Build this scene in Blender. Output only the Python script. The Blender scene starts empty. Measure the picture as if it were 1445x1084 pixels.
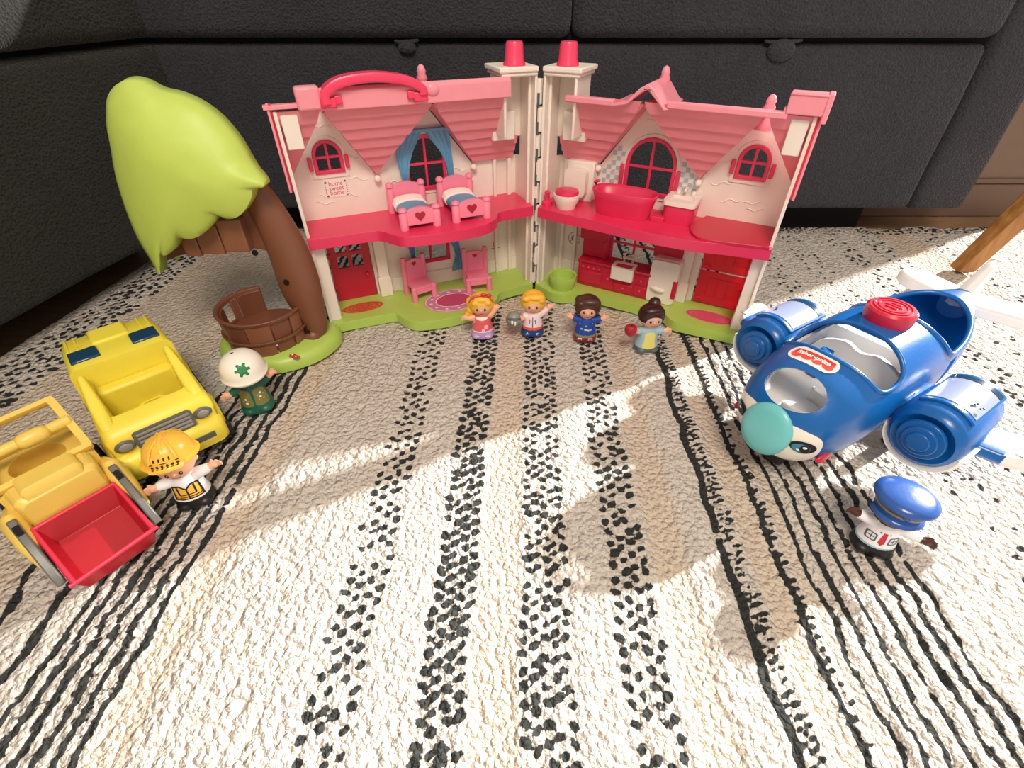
import bpy, bmesh, math, random
import numpy as np
from mathutils import Vector, Matrix
from mathutils.geometry import tessellate_polygon
from mathutils.bvhtree import BVHTree
PI = math.pi
random.seed(7)
rng = np.random.default_rng(7)
sc = bpy.context.scene
C = sc.collection
CM = 0.01            # everything below is authored in centimetres

# ------------------------------------------------------------------ camera, sky, sun, lamp, exposure
PITCH = 39.1
cam_d = bpy.data.cameras.new('camera'); cam = bpy.data.objects.new('camera', cam_d); C.objects.link(cam)
cam.location = (0, 0, 0.345); cam.rotation_euler = (math.radians(90 - PITCH), 0, 0)
cam_d.sensor_width = 36; cam_d.lens = 690 / 1445 * 36; cam_d.clip_start = 0.01; cam_d.clip_end = 50
sc.camera = cam
sc.view_settings.view_transform = 'Standard'; sc.view_settings.look = 'None'
sc.view_settings.gamma = 1; sc.view_settings.exposure = 0.0; sc.view_settings.use_curve_mapping = False
w = bpy.data.worlds.new('world'); sc.world = w; w.use_nodes = True
bg = w.node_tree.nodes['Background']; bg.inputs['Color'].default_value = (1.0, 0.92, 0.83, 1); bg.inputs['Strength'].default_value = 0.6
sun_d = bpy.data.lights.new('sun', 'SUN'); sun = bpy.data.objects.new('sun', sun_d); C.objects.link(sun)
SUN_AZ, SUN_EL = math.radians(28.7), math.radians(23.3)
sd = Vector((math.cos(SUN_AZ) * math.cos(SUN_EL), math.sin(SUN_AZ) * math.cos(SUN_EL), math.sin(SUN_EL)))
sun.rotation_euler = sd.to_track_quat('Z', 'Y').to_euler(); sun.location = (3, 2, 2)
sun_d.energy = 13; sun_d.angle = math.radians(1.6); sun_d.color = (1.0, 0.985, 0.96)
lamp_d = bpy.data.lights.new('ceiling_lamp', 'AREA'); lamp = bpy.data.objects.new('ceiling_lamp', lamp_d); C.objects.link(lamp)
lamp_d.shape = 'DISK'; lamp_d.size = 0.5; lamp_d.energy = 17.5; lamp_d.color = (1.0, 0.86, 0.72)
lamp.location = (0.1, -0.5, 1.35)
lamp.rotation_euler = (Vector((0.1, -0.5, 1.35)) - Vector((0, 0.6, 0))).to_track_quat('Z', 'Y').to_euler()

# ------------------------------------------------------------------ materials
def lin(h):
    h = h.lstrip('#'); r = []
    for i in (0, 2, 4):
        c = int(h[i:i + 2], 16) / 255
        r.append(c / 12.92 if c <= 0.04045 else ((c + 0.055) / 1.055) ** 2.4)
    return (*r, 1)
def N(nt, t, **k):
    n = nt.nodes.new(t)
    for a, v in k.items():
        if a in n.inputs: n.inputs[a].default_value = v
        else: setattr(n, a, v)
    return n
def plastic(name, hexc, rough=0.38, sss=0.0, trans=0.0, var=0.06, bump=0.02, spec=0.5, metal=0.0, scale=60):
    m = bpy.data.materials.new(name); m.use_nodes = True; nt = m.node_tree
    b = nt.nodes['Principled BSDF']; c = lin(hexc)
    tc = N(nt, 'ShaderNodeTexCoord')
    no = N(nt, 'ShaderNodeTexNoise'); no.inputs['Scale'].default_value = scale; no.inputs['Detail'].default_value = 4
    nt.links.new(tc.outputs['Object'], no.inputs['Vector'])
    mx = N(nt, 'ShaderNodeMix', data_type='RGBA')
    mx.inputs[6].default_value = tuple(min(1, x * (1 - var)) for x in c[:3]) + (1,)
    mx.inputs[7].default_value = tuple(min(1, x * (1 + var)) for x in c[:3]) + (1,)
    nt.links.new(no.outputs['Fac'], mx.inputs[0]); nt.links.new(mx.outputs[2], b.inputs['Base Color'])
    b.inputs['Roughness'].default_value = rough; b.inputs['Metallic'].default_value = metal
    b.inputs['Specular IOR Level'].default_value = spec
    if sss:
        b.inputs['Subsurface Weight'].default_value = sss; b.inputs['Subsurface Radius'].default_value = (0.004, 0.002, 0.0015)
    if bump:
        bp = N(nt, 'ShaderNodeBump'); bp.inputs['Strength'].default_value = bump * 4; bp.inputs['Distance'].default_value = 0.001
        n2 = N(nt, 'ShaderNodeTexNoise'); n2.inputs['Scale'].default_value = 400
        nt.links.new(tc.outputs['Object'], n2.inputs['Vector']); nt.links.new(n2.outputs['Fac'], bp.inputs['Height'])
        nt.links.new(bp.outputs['Normal'], b.inputs['Normal'])
    if trans:
        out = nt.nodes['Material Output']; tr = N(nt, 'ShaderNodeBsdfTranslucent'); tr.inputs['Color'].default_value = c
        ms = N(nt, 'ShaderNodeMixShader'); ms.inputs[0].default_value = trans
        nt.links.new(b.outputs[0], ms.inputs[1]); nt.links.new(tr.outputs[0], ms.inputs[2]); nt.links.new(ms.outputs[0], out.inputs[0])
    return m
M = {}
for k, a in dict(
    white=('#FBEFE4', .45, .0, .12), pink=('#F2899C', .4, 0, .12), roofpink=('#F99AA6', .42, 0, .15), ridge=('#F89BAA', .35, 0, .1),
    crimson=('#E0305C', .32), winered=('#C41A3C', .36), doorred=('#BE1736', .36), backlitred=('#FF4A62', .36, 0, .6), glowred=('#E8405A', .4, 0, .5),  # right-door red is lightened to paint in sun shining through the leaf
    green=('#B6D562', .38, 0, .06), leaf=('#C8DE66', .45, 0, .12), brown=('#7A4A34', .42), brownlight=('#8A5840', .42),
    bedpink=('#F58AA4', .36), heart=('#A81C38', .4), blanket=('#5E9CC0', .42), sheet=('#FBF0E8', .4), curtain=('#6FA9CC', .42),
    rugmat=('#C97C3E', .55), rugpink=('#D76A86', .55), matpurple=('#C983A0', .55), tile=('#A9BCC6', .5), ink=('#6F6670', .6), paper=('#F3E4D8', .55),
    yellow=('#F0DE48', .4, 0, .04), amber=('#F4D264', .36, 0, .06), navy=('#12304C', .3), grey=('#8A8880', .4), greydark=('#5C5B58', .42), steel=('#6A6A66', .35),
    tyre=('#17171A', .6), bucket=('#B41A26', .36, 0, .04), blue=('#0A5EA8', .26), bluein=('#0A4EA0', .38), teal=('#6FC2C4', .3), planewhite=('#F2F0EC', .35, 0, .1),
    silver=('#C6C8D2', .3), red=('#C8203A', .3), redbadge=('#DF3328', .45), skin=('#F0B595', .42), skindark=('#4A2418', .4), black=('#121214', .4),
    hairyellow=('#F2B93C', .4), hairbrown=('#4A2A1E', .36), hairdark=('#37181A', .32), coral=('#E4606A', .42), lilac=('#B79BCB', .42), pinkwhite=('#F3DCE2', .42),
    jeans=('#1E3E78', .45), orange=('#E4633C', .42), royal=('#1846A4', .42), maroon=('#7C2A28', .38), olivetan=('#8C8058', .5), skyblue=('#9FC0CE', .45),
    lemon=('#E2DA78', .45), slate=('#56606C', .45), darkgreen=('#16604A', .38), olive=('#7C7C44', .48), hatwhite=('#F4EEE2', .32), hatamber=('#F2BC44', .3),
    shirt=('#F4F2F6', .42), capblue=('#2C569F', .22), helmetgrey=('#8C8C86', .35), apple=('#A81C30', .28), mouth=('#A8483C', .5), emblem=('#157A48', .45),
    plum=('#C24A70', .5), potpink=('#EE3F66', .3), eyeblue=('#3F86A8', .25), redflower=('#C23A34', .4)).items():
    h, r = a[0], a[1]; tr = a[3] if len(a) > 3 else 0
    M[k] = plastic(k, h, r, 0, tr)
M['rimred'] = plastic('rimred', '#E0304A', .34)
M['gauge'] = plastic('gauge', '#8C97B6', .25)
M['navyglass'] = plastic('navyglass', '#1B3E5C', .15)

def glass_mat():
    m = bpy.data.materials.new('clear_plastic'); m.use_nodes = True; b = m.node_tree.nodes['Principled BSDF']
    b.inputs['Transmission Weight'].default_value = .9; b.inputs['Roughness'].default_value = .12; b.inputs['Base Color'].default_value = (.9, .93, 1, 1); b.inputs['Alpha'].default_value = .35
    return m
M['clear'] = glass_mat()

def fabric(name, h1, h2, scale=900, disp=.0026, rough=.95):
    m = bpy.data.materials.new(name); m.use_nodes = True; nt = m.node_tree; b = nt.nodes['Principled BSDF']
    tc = N(nt, 'ShaderNodeTexCoord'); mp = N(nt, 'ShaderNodeMapping'); mp.inputs['Scale'].default_value = (1, 1, 1.0)
    nt.links.new(tc.outputs['Object'], mp.inputs['Vector'])
    n1 = N(nt, 'ShaderNodeTexNoise'); n1.inputs['Scale'].default_value = scale * .45; n1.inputs['Detail'].default_value = 3
    n3 = N(nt, 'ShaderNodeTexNoise'); n3.inputs['Scale'].default_value = 9; n3.inputs['Detail'].default_value = 5
    wv = N(nt, 'ShaderNodeTexVoronoi'); wv.inputs['Scale'].default_value = scale * .35
    for n_ in (n1, n3, wv): nt.links.new(mp.outputs[0], n_.inputs['Vector'])
    mx = N(nt, 'ShaderNodeMix', data_type='RGBA'); mx.inputs[6].default_value = lin(h1); mx.inputs[7].default_value = lin(h2)
    ad = N(nt, 'ShaderNodeMath', operation='MULTIPLY_ADD'); ad.inputs[1].default_value = .75
    a2 = N(nt, 'ShaderNodeMath', operation='MULTIPLY'); a2.inputs[1].default_value = .3
    nt.links.new(n3.outputs['Fac'], a2.inputs[0]); nt.links.new(n1.outputs['Fac'], ad.inputs[0]); nt.links.new(a2.outputs[0], ad.inputs[2])
    nt.links.new(ad.outputs[0], mx.inputs[0]); nt.links.new(mx.outputs[2], b.inputs['Base Color'])
    bp = N(nt, 'ShaderNodeBump'); bp.inputs['Strength'].default_value = .8; bp.inputs['Distance'].default_value = disp
    nt.links.new(wv.outputs['Distance'], bp.inputs['Height']); nt.links.new(bp.outputs['Normal'], b.inputs['Normal'])
    b.inputs['Roughness'].default_value = rough; b.inputs['Specular IOR Level'].default_value = .15
    b.inputs['Sheen Weight'].default_value = .12
    return m
M['sofa'] = fabric('charcoal_upholstery', '#0C0C10', '#4C4D54')
M['chaise'] = fabric('charcoal_upholstery_side', '#0F100F', '#40403C')
M['under'] = plastic('sofa_underside', '#0E0D0D', .9, bump=0)
M['taupe'] = plastic('taupe_paint', '#7C6557', .6, bump=.01)
M['plaster'] = plastic('plaster', '#E4DCD0', .8, bump=.01)
M['skirting'] = plastic('skirting_paint', '#735B4D', .55, bump=.01)

def wood(name, h1, h2, sc_=(40, 40, 4)):
    m = bpy.data.materials.new(name); m.use_nodes = True; nt = m.node_tree; b = nt.nodes['Principled BSDF']
    tc = N(nt, 'ShaderNodeTexCoord'); mp = N(nt, 'ShaderNodeMapping'); mp.inputs['Scale'].default_value = sc_
    nt.links.new(tc.outputs['Object'], mp.inputs['Vector'])
    n1 = N(nt, 'ShaderNodeTexNoise'); n1.inputs['Scale'].default_value = 3; n1.inputs['Detail'].default_value = 6; n1.inputs['Distortion'].default_value = .6
    nt.links.new(mp.outputs[0], n1.inputs['Vector'])
    cr = N(nt, 'ShaderNodeValToRGB'); cr.color_ramp.elements[0].position = .3; cr.color_ramp.elements[1].position = .7
    cr.color_ramp.elements[0].color = lin(h1); cr.color_ramp.elements[1].color = lin(h2)
    nt.links.new(n1.outputs['Fac'], cr.inputs[0]); nt.links.new(cr.outputs[0], b.inputs['Base Color']); b.inputs['Roughness'].default_value = .45
    return m
M['oak'] = wood('oak', '#8C5A2C', '#B98349')
M['floorwood'] = wood('floor_wood', '#8A6A50', '#A98666', (6, 60, 6))

# ------------------------------------------------------------------ mesh building
def rotm(rx=0, ry=0, rz=0): return Matrix.Rotation(math.radians(rz), 3, 'Z') @ Matrix.Rotation(math.radians(ry), 3, 'Y') @ Matrix.Rotation(math.radians(rx), 3, 'X')
class MB:
    def __init__(s, T=None): s.v = []; s.f = []; s.m = []; s.T = T; s.mi = 0
    def add(s, vs, fs, mi=None, T=None):
        o = len(s.v)
        for p in vs:
            p = Vector(p)
            if T: p = T(p)
            if s.T: p = Vector(s.T(p))
            s.v.append(tuple(p))
        for f in fs: s.f.append([i + o for i in f]); s.m.append(s.mi if mi is None else mi)
        return s
    def box(s, x0, x1, y0, y1, z0, z1, **k):
        vs = [(x, y, z) for z in (z0, z1) for y in (y0, y1) for x in (x0, x1)]
        return s.add(vs, [(0, 2, 3, 1), (4, 5, 7, 6), (0, 1, 5, 4), (2, 6, 7, 3), (0, 4, 6, 2), (1, 3, 7, 5)], **k)
    def prism(s, outer, holes, fn, **k):
        """fn(a,b,t) t in 0..1 -> xyz"""
        loops = [outer] + list(holes); tri = tessellate_polygon([[Vector((p[0], p[1], 0)) for p in l] for l in loops])
        flat = [p for l in loops for p in l]; n = len(flat)
        vs = [fn(p[0], p[1], 0) for p in flat] + [fn(p[0], p[1], 1) for p in flat]
        fs = [tuple(t) for t in tri] + [tuple(i + n for i in reversed(t)) for t in tri]
        o = 0
        for l in loops:
            q = len(l)
            for i in range(q): a, b = o + i, o + (i + 1) % q; fs.append((a, b, b + n, a + n))
            o += q
        return s.add(vs, fs, **k)
    def loft(s, rings, cap=True, closed=True, **k):
        n = len(rings[0]); vs = [p for r in rings for p in r]; fs = []
        for i in range(len(rings) - 1):
            for j in range(n if closed else n - 1):
                a = i * n + j; b = i * n + (j + 1) % n; fs.append((a, b, b + n, a + n))
        if cap:
            fs.append(tuple(reversed(range(n)))); fs.append(tuple(range((len(rings) - 1) * n, len(rings) * n)))
        return s.add(vs, fs, **k)
    def tube(s, pts, r, n=12, flat=1.0, up=(0, 0, 1), cap=True, round_end=False, **k):
        pts = [Vector(p) for p in pts]; m = len(pts)
        rr = list(r) if hasattr(r, '__len__') else [r] * m
        if round_end:
            d0 = (pts[0] - pts[1]).normalized(); d1 = (pts[-1] - pts[-2]).normalized()
            a0, r0, a1, r1 = pts[0], rr[0], pts[-1], rr[-1]
            pts = [a0 + d0 * r0, a0 + d0 * r0 * .8, a0 + d0 * r0 * .45] + pts + [a1 + d1 * r1 * .45, a1 + d1 * r1 * .8, a1 + d1 * r1]
            rr = [r0 * .12, r0 * .6, r0 * .9] + rr + [r1 * .9, r1 * .6, r1 * .12]
        rings = []
        for i, p in enumerate(pts):
            t = (pts[min(i + 1, len(pts) - 1)] - pts[max(i - 1, 0)]).normalized()
            u = Vector(up); a = t.cross(u)
            if a.length < 1e-3: a = t.cross(Vector((1, 0, 0)))
            a.normalize(); b = a.cross(t)
            rings.append([p + a * math.cos(2 * PI * j / n) * rr[i] + b * math.sin(2 * PI * j / n) * rr[i] * flat for j in range(n)])
        return s.loft(rings, cap, **k)
    def lathe(s, prof, c=(0, 0, 0), n=24, sx=1, sy=1, R=None, a0=0, a1=2 * PI, cap=True, **k):
        c = Vector(c); full = abs(a1 - a0 - 2 * PI) < 1e-6
        rings = []
        for (r, z) in prof:
            ring = []
            for j in range(n if full else n + 1):
                a = a0 + (a1 - a0) * j / n; p = Vector((r * sx * math.cos(a), r * sy * math.sin(a), z))
                ring.append(c + (R @ p if R else p))
            rings.append(ring)
        return s.loft(rings, cap and full, closed=full, **k)
    def ell(s, c, r, n=20, m=12, R=None, t0=0, t1=PI, **k):
        prof = []
        for i in range(m + 1):
            t = t0 + (t1 - t0) * i / m; prof.append((max(1e-3, math.sin(t)), math.cos(t)))
        c = Vector(c); rings = []
        for (q, z) in prof:
            rings.append([c + ((R @ Vector((q * r[0] * math.cos(2 * PI * j / n), q * r[1] * math.sin(2 * PI * j / n), z * r[2]))) if R else Vector((q * r[0] * math.cos(2 * PI * j / n), q * r[1] * math.sin(2 * PI * j / n), z * r[2]))) for j in range(n)])
        return s.loft(rings, True, **k)
    def mesh(s, name='tmp', scale=CM, fix=True):
        me = bpy.data.meshes.new(name); me.from_pydata([(a * scale, b * scale, c * scale) for a, b, c in s.v], [], s.f)
        for i, p in enumerate(me.polygons): p.material_index = s.m[i]
        if fix:
            bm = bmesh.new(); bm.from_mesh(me)
            bmesh.ops.remove_doubles(bm, verts=bm.verts, dist=scale * 1e-4)
            bmesh.ops.recalc_face_normals(bm, faces=bm.faces); bm.to_mesh(me); bm.free()
        me.update(); return me
    def build(s, name, mat, parent=None, bevel=0, seg=2, angle=38, sub=0, fix=True, flat=False, solid=0):
        return obj(name, s.mesh(name, fix=fix), mat, parent, bevel, seg, angle, sub, flat, solid)
def obj(name, me, mat, parent=None, bevel=0, seg=2, angle=38, sub=0, flat=False, solid=0):
    me.name = name
    for m in (mat if isinstance(mat, (list, tuple)) else [mat]): me.materials.append(M[m] if isinstance(m, str) else m)
    if not flat:
        me.shade_smooth(); me.set_sharp_from_angle(angle=math.radians(angle))
    o = bpy.data.objects.new(name, me); C.objects.link(o)
    if parent: o.parent = parent
    if solid:
        q = o.modifiers.new('solid', 'SOLIDIFY'); q.thickness = solid * CM; q.offset = 0
    if bevel:
        b = o.modifiers.new('bevel', 'BEVEL'); b.width = bevel * CM; b.segments = seg; b.limit_method = 'ANGLE'; b.angle_limit = math.radians(40); b.use_clamp_overlap = True
    if sub:
        q = o.modifiers.new('sub', 'SUBSURF'); q.levels = sub; q.render_levels = sub
    return o
def thing(name, label, cat, loc=(0, 0, 0), rz=0, group=None):
    o = bpy.data.objects.new(name, None); C.objects.link(o); o.empty_display_size = .02
    o.location = [c * CM for c in loc]; o.rotation_euler = (0, 0, math.radians(rz))
    return tag(o, label, cat, group)
def tag(o, label, cat, group=None):
    o['label'] = label; o['category'] = cat
    if group: o['group'] = group
    return o
def struct(o): o['kind'] = 'structure'; return o
def evalmesh(o):
    dg = bpy.context.evaluated_depsgraph_get(); me = bpy.data.meshes.new_from_object(o.evaluated_get(dg)); return me
def boolean(base_me, cutters, op='DIFFERENCE', solver='EXACT'):
    o = bpy.data.objects.new('tmp_base', base_me); C.objects.link(o); tmp = [o]
    for c in cutters:
        q = bpy.data.objects.new('tmp_cut', c); C.objects.link(q); tmp.append(q)
        m = o.modifiers.new('b', 'BOOLEAN'); m.operation = op; m.object = q; m.solver = solver
    bpy.context.view_layer.update(); me = evalmesh(o)
    for q in tmp: bpy.data.objects.remove(q)
    return me
def smooth_closed(pts, k=6):
    """Catmull-Rom through a closed loop of 2-D points"""
    out = []; n = len(pts)
    for i in range(n):
        p0, p1, p2, p3 = [pts[(i + d) % n] for d in (-1, 0, 1, 2)]
        for j in range(k):
            t = j / k
            out.append(tuple(.5 * ((2 * p1[a]) + (-p0[a] + p2[a]) * t + (2 * p0[a] - 5 * p1[a] + 4 * p2[a] - p3[a]) * t * t + (-p0[a] + 3 * p1[a] - 3 * p2[a] + p3[a]) * t ** 3) for a in range(len(p1))))
    return out
def smooth_open(pts, k=6):
    out = []; n = len(pts)
    for i in range(n - 1):
        p0, p1, p2, p3 = pts[max(i - 1, 0)], pts[i], pts[i + 1], pts[min(i + 2, n - 1)]
        for j in range(k):
            t = j / k
            out.append(tuple(.5 * ((2 * p1[a]) + (-p0[a] + p2[a]) * t + (2 * p0[a] - 5 * p1[a] + 4 * p2[a] - p3[a]) * t * t + (-p0[a] + 3 * p1[a] - 3 * p2[a] + p3[a]) * t ** 3) for a in range(len(p1))))
    out.append(tuple(pts[-1])); return out
def ellipse(cx, cy, rx, ry, n=24, a0=0, a1=2 * PI): return [(cx + rx * math.cos(a0 + (a1 - a0) * i / n), cy + ry * math.sin(a0 + (a1 - a0) * i / n)) for i in range(n)]
def rrect(x0, x1, y0, y1, r, n=5):
    o = []
    for cx, cy, a in ((x1 - r, y1 - r, 0), (x0 + r, y1 - r, 90), (x0 + r, y0 + r, 180), (x1 - r, y0 + r, 270)):
        for i in range(n + 1):
            t = math.radians(a + 90 * i / n); o.append((cx + r * math.cos(t), cy + r * math.sin(t)))
    return o
def rbox(mb, x0, x1, y0, y1, z0, z1, r=.3, top=.0, **k):
    """box with rounded plan corners; top<0 tapers"""
    a = rrect(x0, x1, y0, y1, r); b = rrect(x0 + top, x1 - top, y0 + top, y1 - top, max(.02, r - top))
    e = min(.12, (z1 - z0) * .3)
    c = rrect(x0 + top + e, x1 - top - e, y0 + top + e, y1 - top - e, max(.02, r - top - e))
    return mb.loft([[(p[0], p[1], z0) for p in a], [(p[0], p[1], z1 - e) for p in b], [(p[0], p[1], z1) for p in c]], **k)
def text_polys(txt, size=1.0, bold=0.0):
    cu = bpy.data.curves.new('t', 'FONT'); cu.body = txt; cu.size = size; cu.align_x = 'CENTER'; cu.align_y = 'CENTER'; cu.offset = bold
    o = bpy.data.objects.new('t', cu); C.objects.link(o); bpy.context.view_layer.update(); me = evalmesh(o); bpy.data.objects.remove(o)
    return me
def flat_decal(name, mat, parent, fn, polys=(), txt=None, size=1, at=(0, 0), rot=0, th=.02, bold=0.0, sx=1.0):
    """thin printed piece; fn(a,b,h)->xyz with h the offset from the carrying surface"""
    mb = MB()
    for pl in polys:
        outer, holes = (pl['o'], pl['h']) if isinstance(pl, dict) else (pl, [])
        mb.prism(outer, holes, lambda a, b, t: fn(a, b, .01 + th * t))
    if txt:
        me = text_polys(txt, size, bold); ca, sa = math.cos(rot), math.sin(rot); vs = []
        for v in me.vertices:
            x, y = v.co.x * sx, v.co.y; vs.append(fn(at[0] + x * ca - y * sa, at[1] + x * sa + y * ca, .01 + th))
        mb.add(vs, [tuple(p.vertices) for p in me.polygons])
    return mb.build(name, mat, parent, fix=not txt, flat=True)

# ------------------------------------------------------------------ setting: floor, wall, skirting
struct(MB().box(-140, 450, -80, 420, -2.6, -1.6).build('floor', 'floorwood'))
# garden-door opening far to the right through which the low sun comes in
mb = MB(); mb.prism([(60, -1.6), (160, -1.6), (160, 233), (345, 233), (345, -1.6), (420, -1.6), (420, 275), (60, 275)], [], lambda a, b, t: (440 + 8 * t, a, b))
struct(mb.build('wall_right', 'plaster'))
mb = MB(); mb.prism([(160, -1.6), (167, -1.6), (167, 232), (338, 232), (338, -1.6), (345, -1.6), (345, 239), (160, 239)], [], lambda a, b, t: (438 + 3 * t, a, b))
struct(mb.build('trim_1', 'hatwhite'))
struct(MB().box(70, 108, 99.2, 101, -1.6, 60).build('wall_back', 'taupe'))
mb = MB().box(70, 108, 98.0, 99.2, -1.6, 4.6); mb.box(70, 108, 98.5, 99.2, 4.6, 5.6)
struct(mb.build('baseboard_back', 'skirting', bevel=.25))

# ------------------------------------------------------------------ rug
PHI = 0.0315
xs = np.concatenate([np.arange(-62.4, 62, .25), np.arange(62, 118, .5)])
ys = np.concatenate([np.arange(-24, 5, .8), np.arange(5, 62, .25), np.arange(62, 89.6, .32)])
X, Y = np.meshgrid(xs, ys); S = X - PHI * Y
def hsh(i, j, k=0):
    h = np.sin(i * 127.1 + j * 311.7 + k * 74.7) * 43758.5453; return h - np.floor(h)
def vnoise(x, y, k=0):
    i, j = np.floor(x), np.floor(y); u, v = x - i, y - j; u = u * u * (3 - 2 * u); v = v * v * (3 - 2 * v)
    return (hsh(i, j, k) * (1 - u) + hsh(i + 1, j, k) * u) * (1 - v) + (hsh(i, j + 1, k) * (1 - u) + hsh(i + 1, j + 1, k) * u) * v
def worley(x, y, k=0):
    i, j = np.floor(x), np.floor(y); d = np.full(x.shape, 9.0)
    for a in (-1, 0, 1):
        for b in (-1, 0, 1):
            cx = i + a + .15 + .7 * hsh(i + a, j + b, k); cy = j + b + .15 + .7 * hsh(i + a, j + b, k + 5)
            d = np.minimum(d, (x - cx) ** 2 + (y - cy) ** 2)
    return np.sqrt(d)
Sw = S + .45 * (vnoise(Y / 7, S / 30, 3) - .5) + .35 * (vnoise(Y / 1.8, S / 6, 4) - .5)
dark = np.zeros_like(X)
def stampgrid(s0, s1, ds, dy, fill, rs, ry, slant, y0=-30, y1=89, seed=0, jit=.25):
    """staggered dark tufts between s0 and s1"""
    global dark
    r = np.random.default_rng(seed); rows = int((y1 - y0) / dy); ncol = max(1, int(round((s1 - s0) / ds)))
    for i in range(rows):
        yc = y0 + i * dy
        for c in range(ncol):
            if r.random() > fill: continue
            sc_ = s0 + (c + .5) * (s1 - s0) / ncol + r.normal(0, jit * ds * .5); yy = yc + (dy * .5 if c % 2 else 0) + r.normal(0, jit * dy * .5)
            a = slant * (1 if c % 2 else -1) + r.normal(0, .2); R_s = rs * r.uniform(.8, 1.2); R_y = ry * r.uniform(.75, 1.25)
            ext = 2.2 * max(R_s, R_y); i0, i1 = np.searchsorted(ys, [yy - ext, yy + ext]); xc = sc_ + PHI * yy
            j0, j1 = np.searchsorted(xs, [xc - ext - .5, xc + ext + .5])
            if i1 <= i0 or j1 <= j0: continue
            u = Sw[i0:i1, j0:j1] - sc_; v = Y[i0:i1, j0:j1] - yy
            uu = u * math.cos(a) + v * math.sin(a); vv = -u * math.sin(a) + v * math.cos(a)
            dark[i0:i1, j0:j1] = np.maximum(dark[i0:i1, j0:j1], np.exp(-((uu / R_s) ** 2 + (vv / R_y) ** 2)))
def line(sc_, wd, amp=.35, per=2.2, gap=.15, y0=-30, y1=90, seed=0, brk0=.86):
    global dark
    c = sc_ + amp * (vnoise(Y / per, Y * 0 + seed, seed) - .5)
    wv = wd * (1 - gap * 2 * vnoise(Y / 1.1, Y * 0 + 3.3, seed + 9)); g = np.exp(-((Sw - c) / wv) ** 2)
    brk = vnoise(Y / 1.0, Y * 0 + 7.7, seed + 21); g = g * np.clip(1.35 - 1.1 * (brk > brk0), 0, 1)
    g = g * ((Y > y0) & (Y < y1)); dark = np.maximum(dark, g)
# left border bands and blotches
stampgrid(-61.6, -54.8, .95, 1.35, .88, .42, .5, .6, seed=1)
line(-37.2, .75, 1.2, 2.5, .5, y1=30, seed=2); line(-33.5, .6, .9, 2, .5, y1=56, seed=3)
for q, s_ in enumerate((-31.4, -30.25, -29.1, -27.95, -26.8, -25.65)): line(s_, .27 if q < 5 else .33, .3, 1.5, .2, seed=10 + q, brk0=.93)
stampgrid(-13.3, -10.1, .78, 1.15, .86, .4, .33, .6, seed=4, jit=.2)
stampgrid(-6.5, -3.4, .78, 1.0, .97, .5, .36, .6, seed=5, jit=.16)
stampgrid(.1, 3.7, .72, 1.0, .9, .42, .32, .6, seed=6, jit=.18)
stampgrid(6.7, 10.0, .78, 1.05, .92, .45, .34, .6, seed=7, jit=.18)
line(16.2, .44, .35, 2, .15, seed=30); stampgrid(16.5, 17.7, .6, .62, .9, .5, .16, .35, seed=8)
line(20.25, .3, .3, 2, .2, seed=31); stampgrid(19.9, 21.0, .55, .7, .85, .42, .18, .35, seed=9)
for q, s_ in enumerate((22.25, 23.45, 24.85, 26.2, 27.6, 28.9, 30.2)): line(s_, .31, .35, 1.5, .3, seed=40 + q, brk0=.9)
stampgrid(37.5, 41.5, .9, 1.4, .5, .3, .34, .8, seed=11); stampgrid(44.5, 48.5, .9, 1.4, .5, .3, .34, .8, seed=12)
stampgrid(53, 56, .8, 1.5, .6, .34, .4, .8, seed=13); stampgrid(59, 63, .8, 1.5, .6, .34, .4, .8, seed=14)
stampgrid(70, 74, .8, 1.5, .6, .34, .4, .8, seed=15)
# border along the back edge
bb = (Y > 86.2); dark = np.where(bb, 0, dark)
Bk = worley(X / .9, Y / .75, 77); dark = np.maximum(dark, bb * np.clip(1.25 - Bk * 2.2 - .35 * (vnoise(X / 5, Y / 3, 5) > .75), 0, 1))
# smooth (flat-woven) strips against pebbled pile
def band(a, b, soft=.3): return 1 / (1 + np.exp(-(Sw - a) / soft * 2)) * (1 / (1 + np.exp((Sw - b) / soft * 2)))
smooth = band(-3.2, -.1) + band(10.4, 13.0) + band(18, 19.9) + band(-25.2, -22.8) + band(-55, -38) + band(21.2, 22) + band(63, 69)
smooth = np.clip(smooth, 0, 1)
dark = np.maximum(dark, .34 * band(-31.8, -25.6)); dark = np.maximum(dark, .3 * band(22.4, 30.4))
W1 = worley(X / .72 + .3 * vnoise(X, Y, 8), Y / .66, 11); W2 = worley(X / .36, Y / .34, 12)
lump = .30 * (1 - W1 ** 2) + .15 * (1 - W2 ** 2) + .12 * (vnoise(X / 3.5, Y / 3.5, 20) - .5)
ridge = .06 * np.cos(2 * PI * Sw / 1.28) * (band(-31.5, -14.0) + band(22, 36))
H = lump * (1 - .7 * smooth) + ridge - .13 * np.clip(dark * 1.4, 0, 1)
edge = np.minimum(np.clip((X + 62.4) / .6, 0, 1), np.clip((89.6 - Y) / .6, 0, 1))
H = H - .55
wob = .9 * (vnoise(X / 4, X * 0, 31) - .5) * np.clip((Y - 84) / 5, 0, 1); Yv = Y + wob
Xv = X + .10 * (Y - 48) * np.clip((-X - 50) / 12, 0, 1)
nv = X.size; ny, nx = X.shape
co = np.empty((nv + 0, 3), np.float32); co[:, 0] = Xv.ravel() * CM; co[:, 1] = Yv.ravel() * CM; co[:, 2] = (H - 1.0 * (1 - edge)).ravel() * CM
idx = np.arange(nv).reshape(ny, nx); q = np.stack([idx[:-1, :-1], idx[:-1, 1:], idx[1:, 1:], idx[1:, :-1]], -1).reshape(-1, 4)
me = bpy.data.meshes.new('pile'); me.vertices.add(nv); me.vertices.foreach_set('co', co.ravel())
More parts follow.
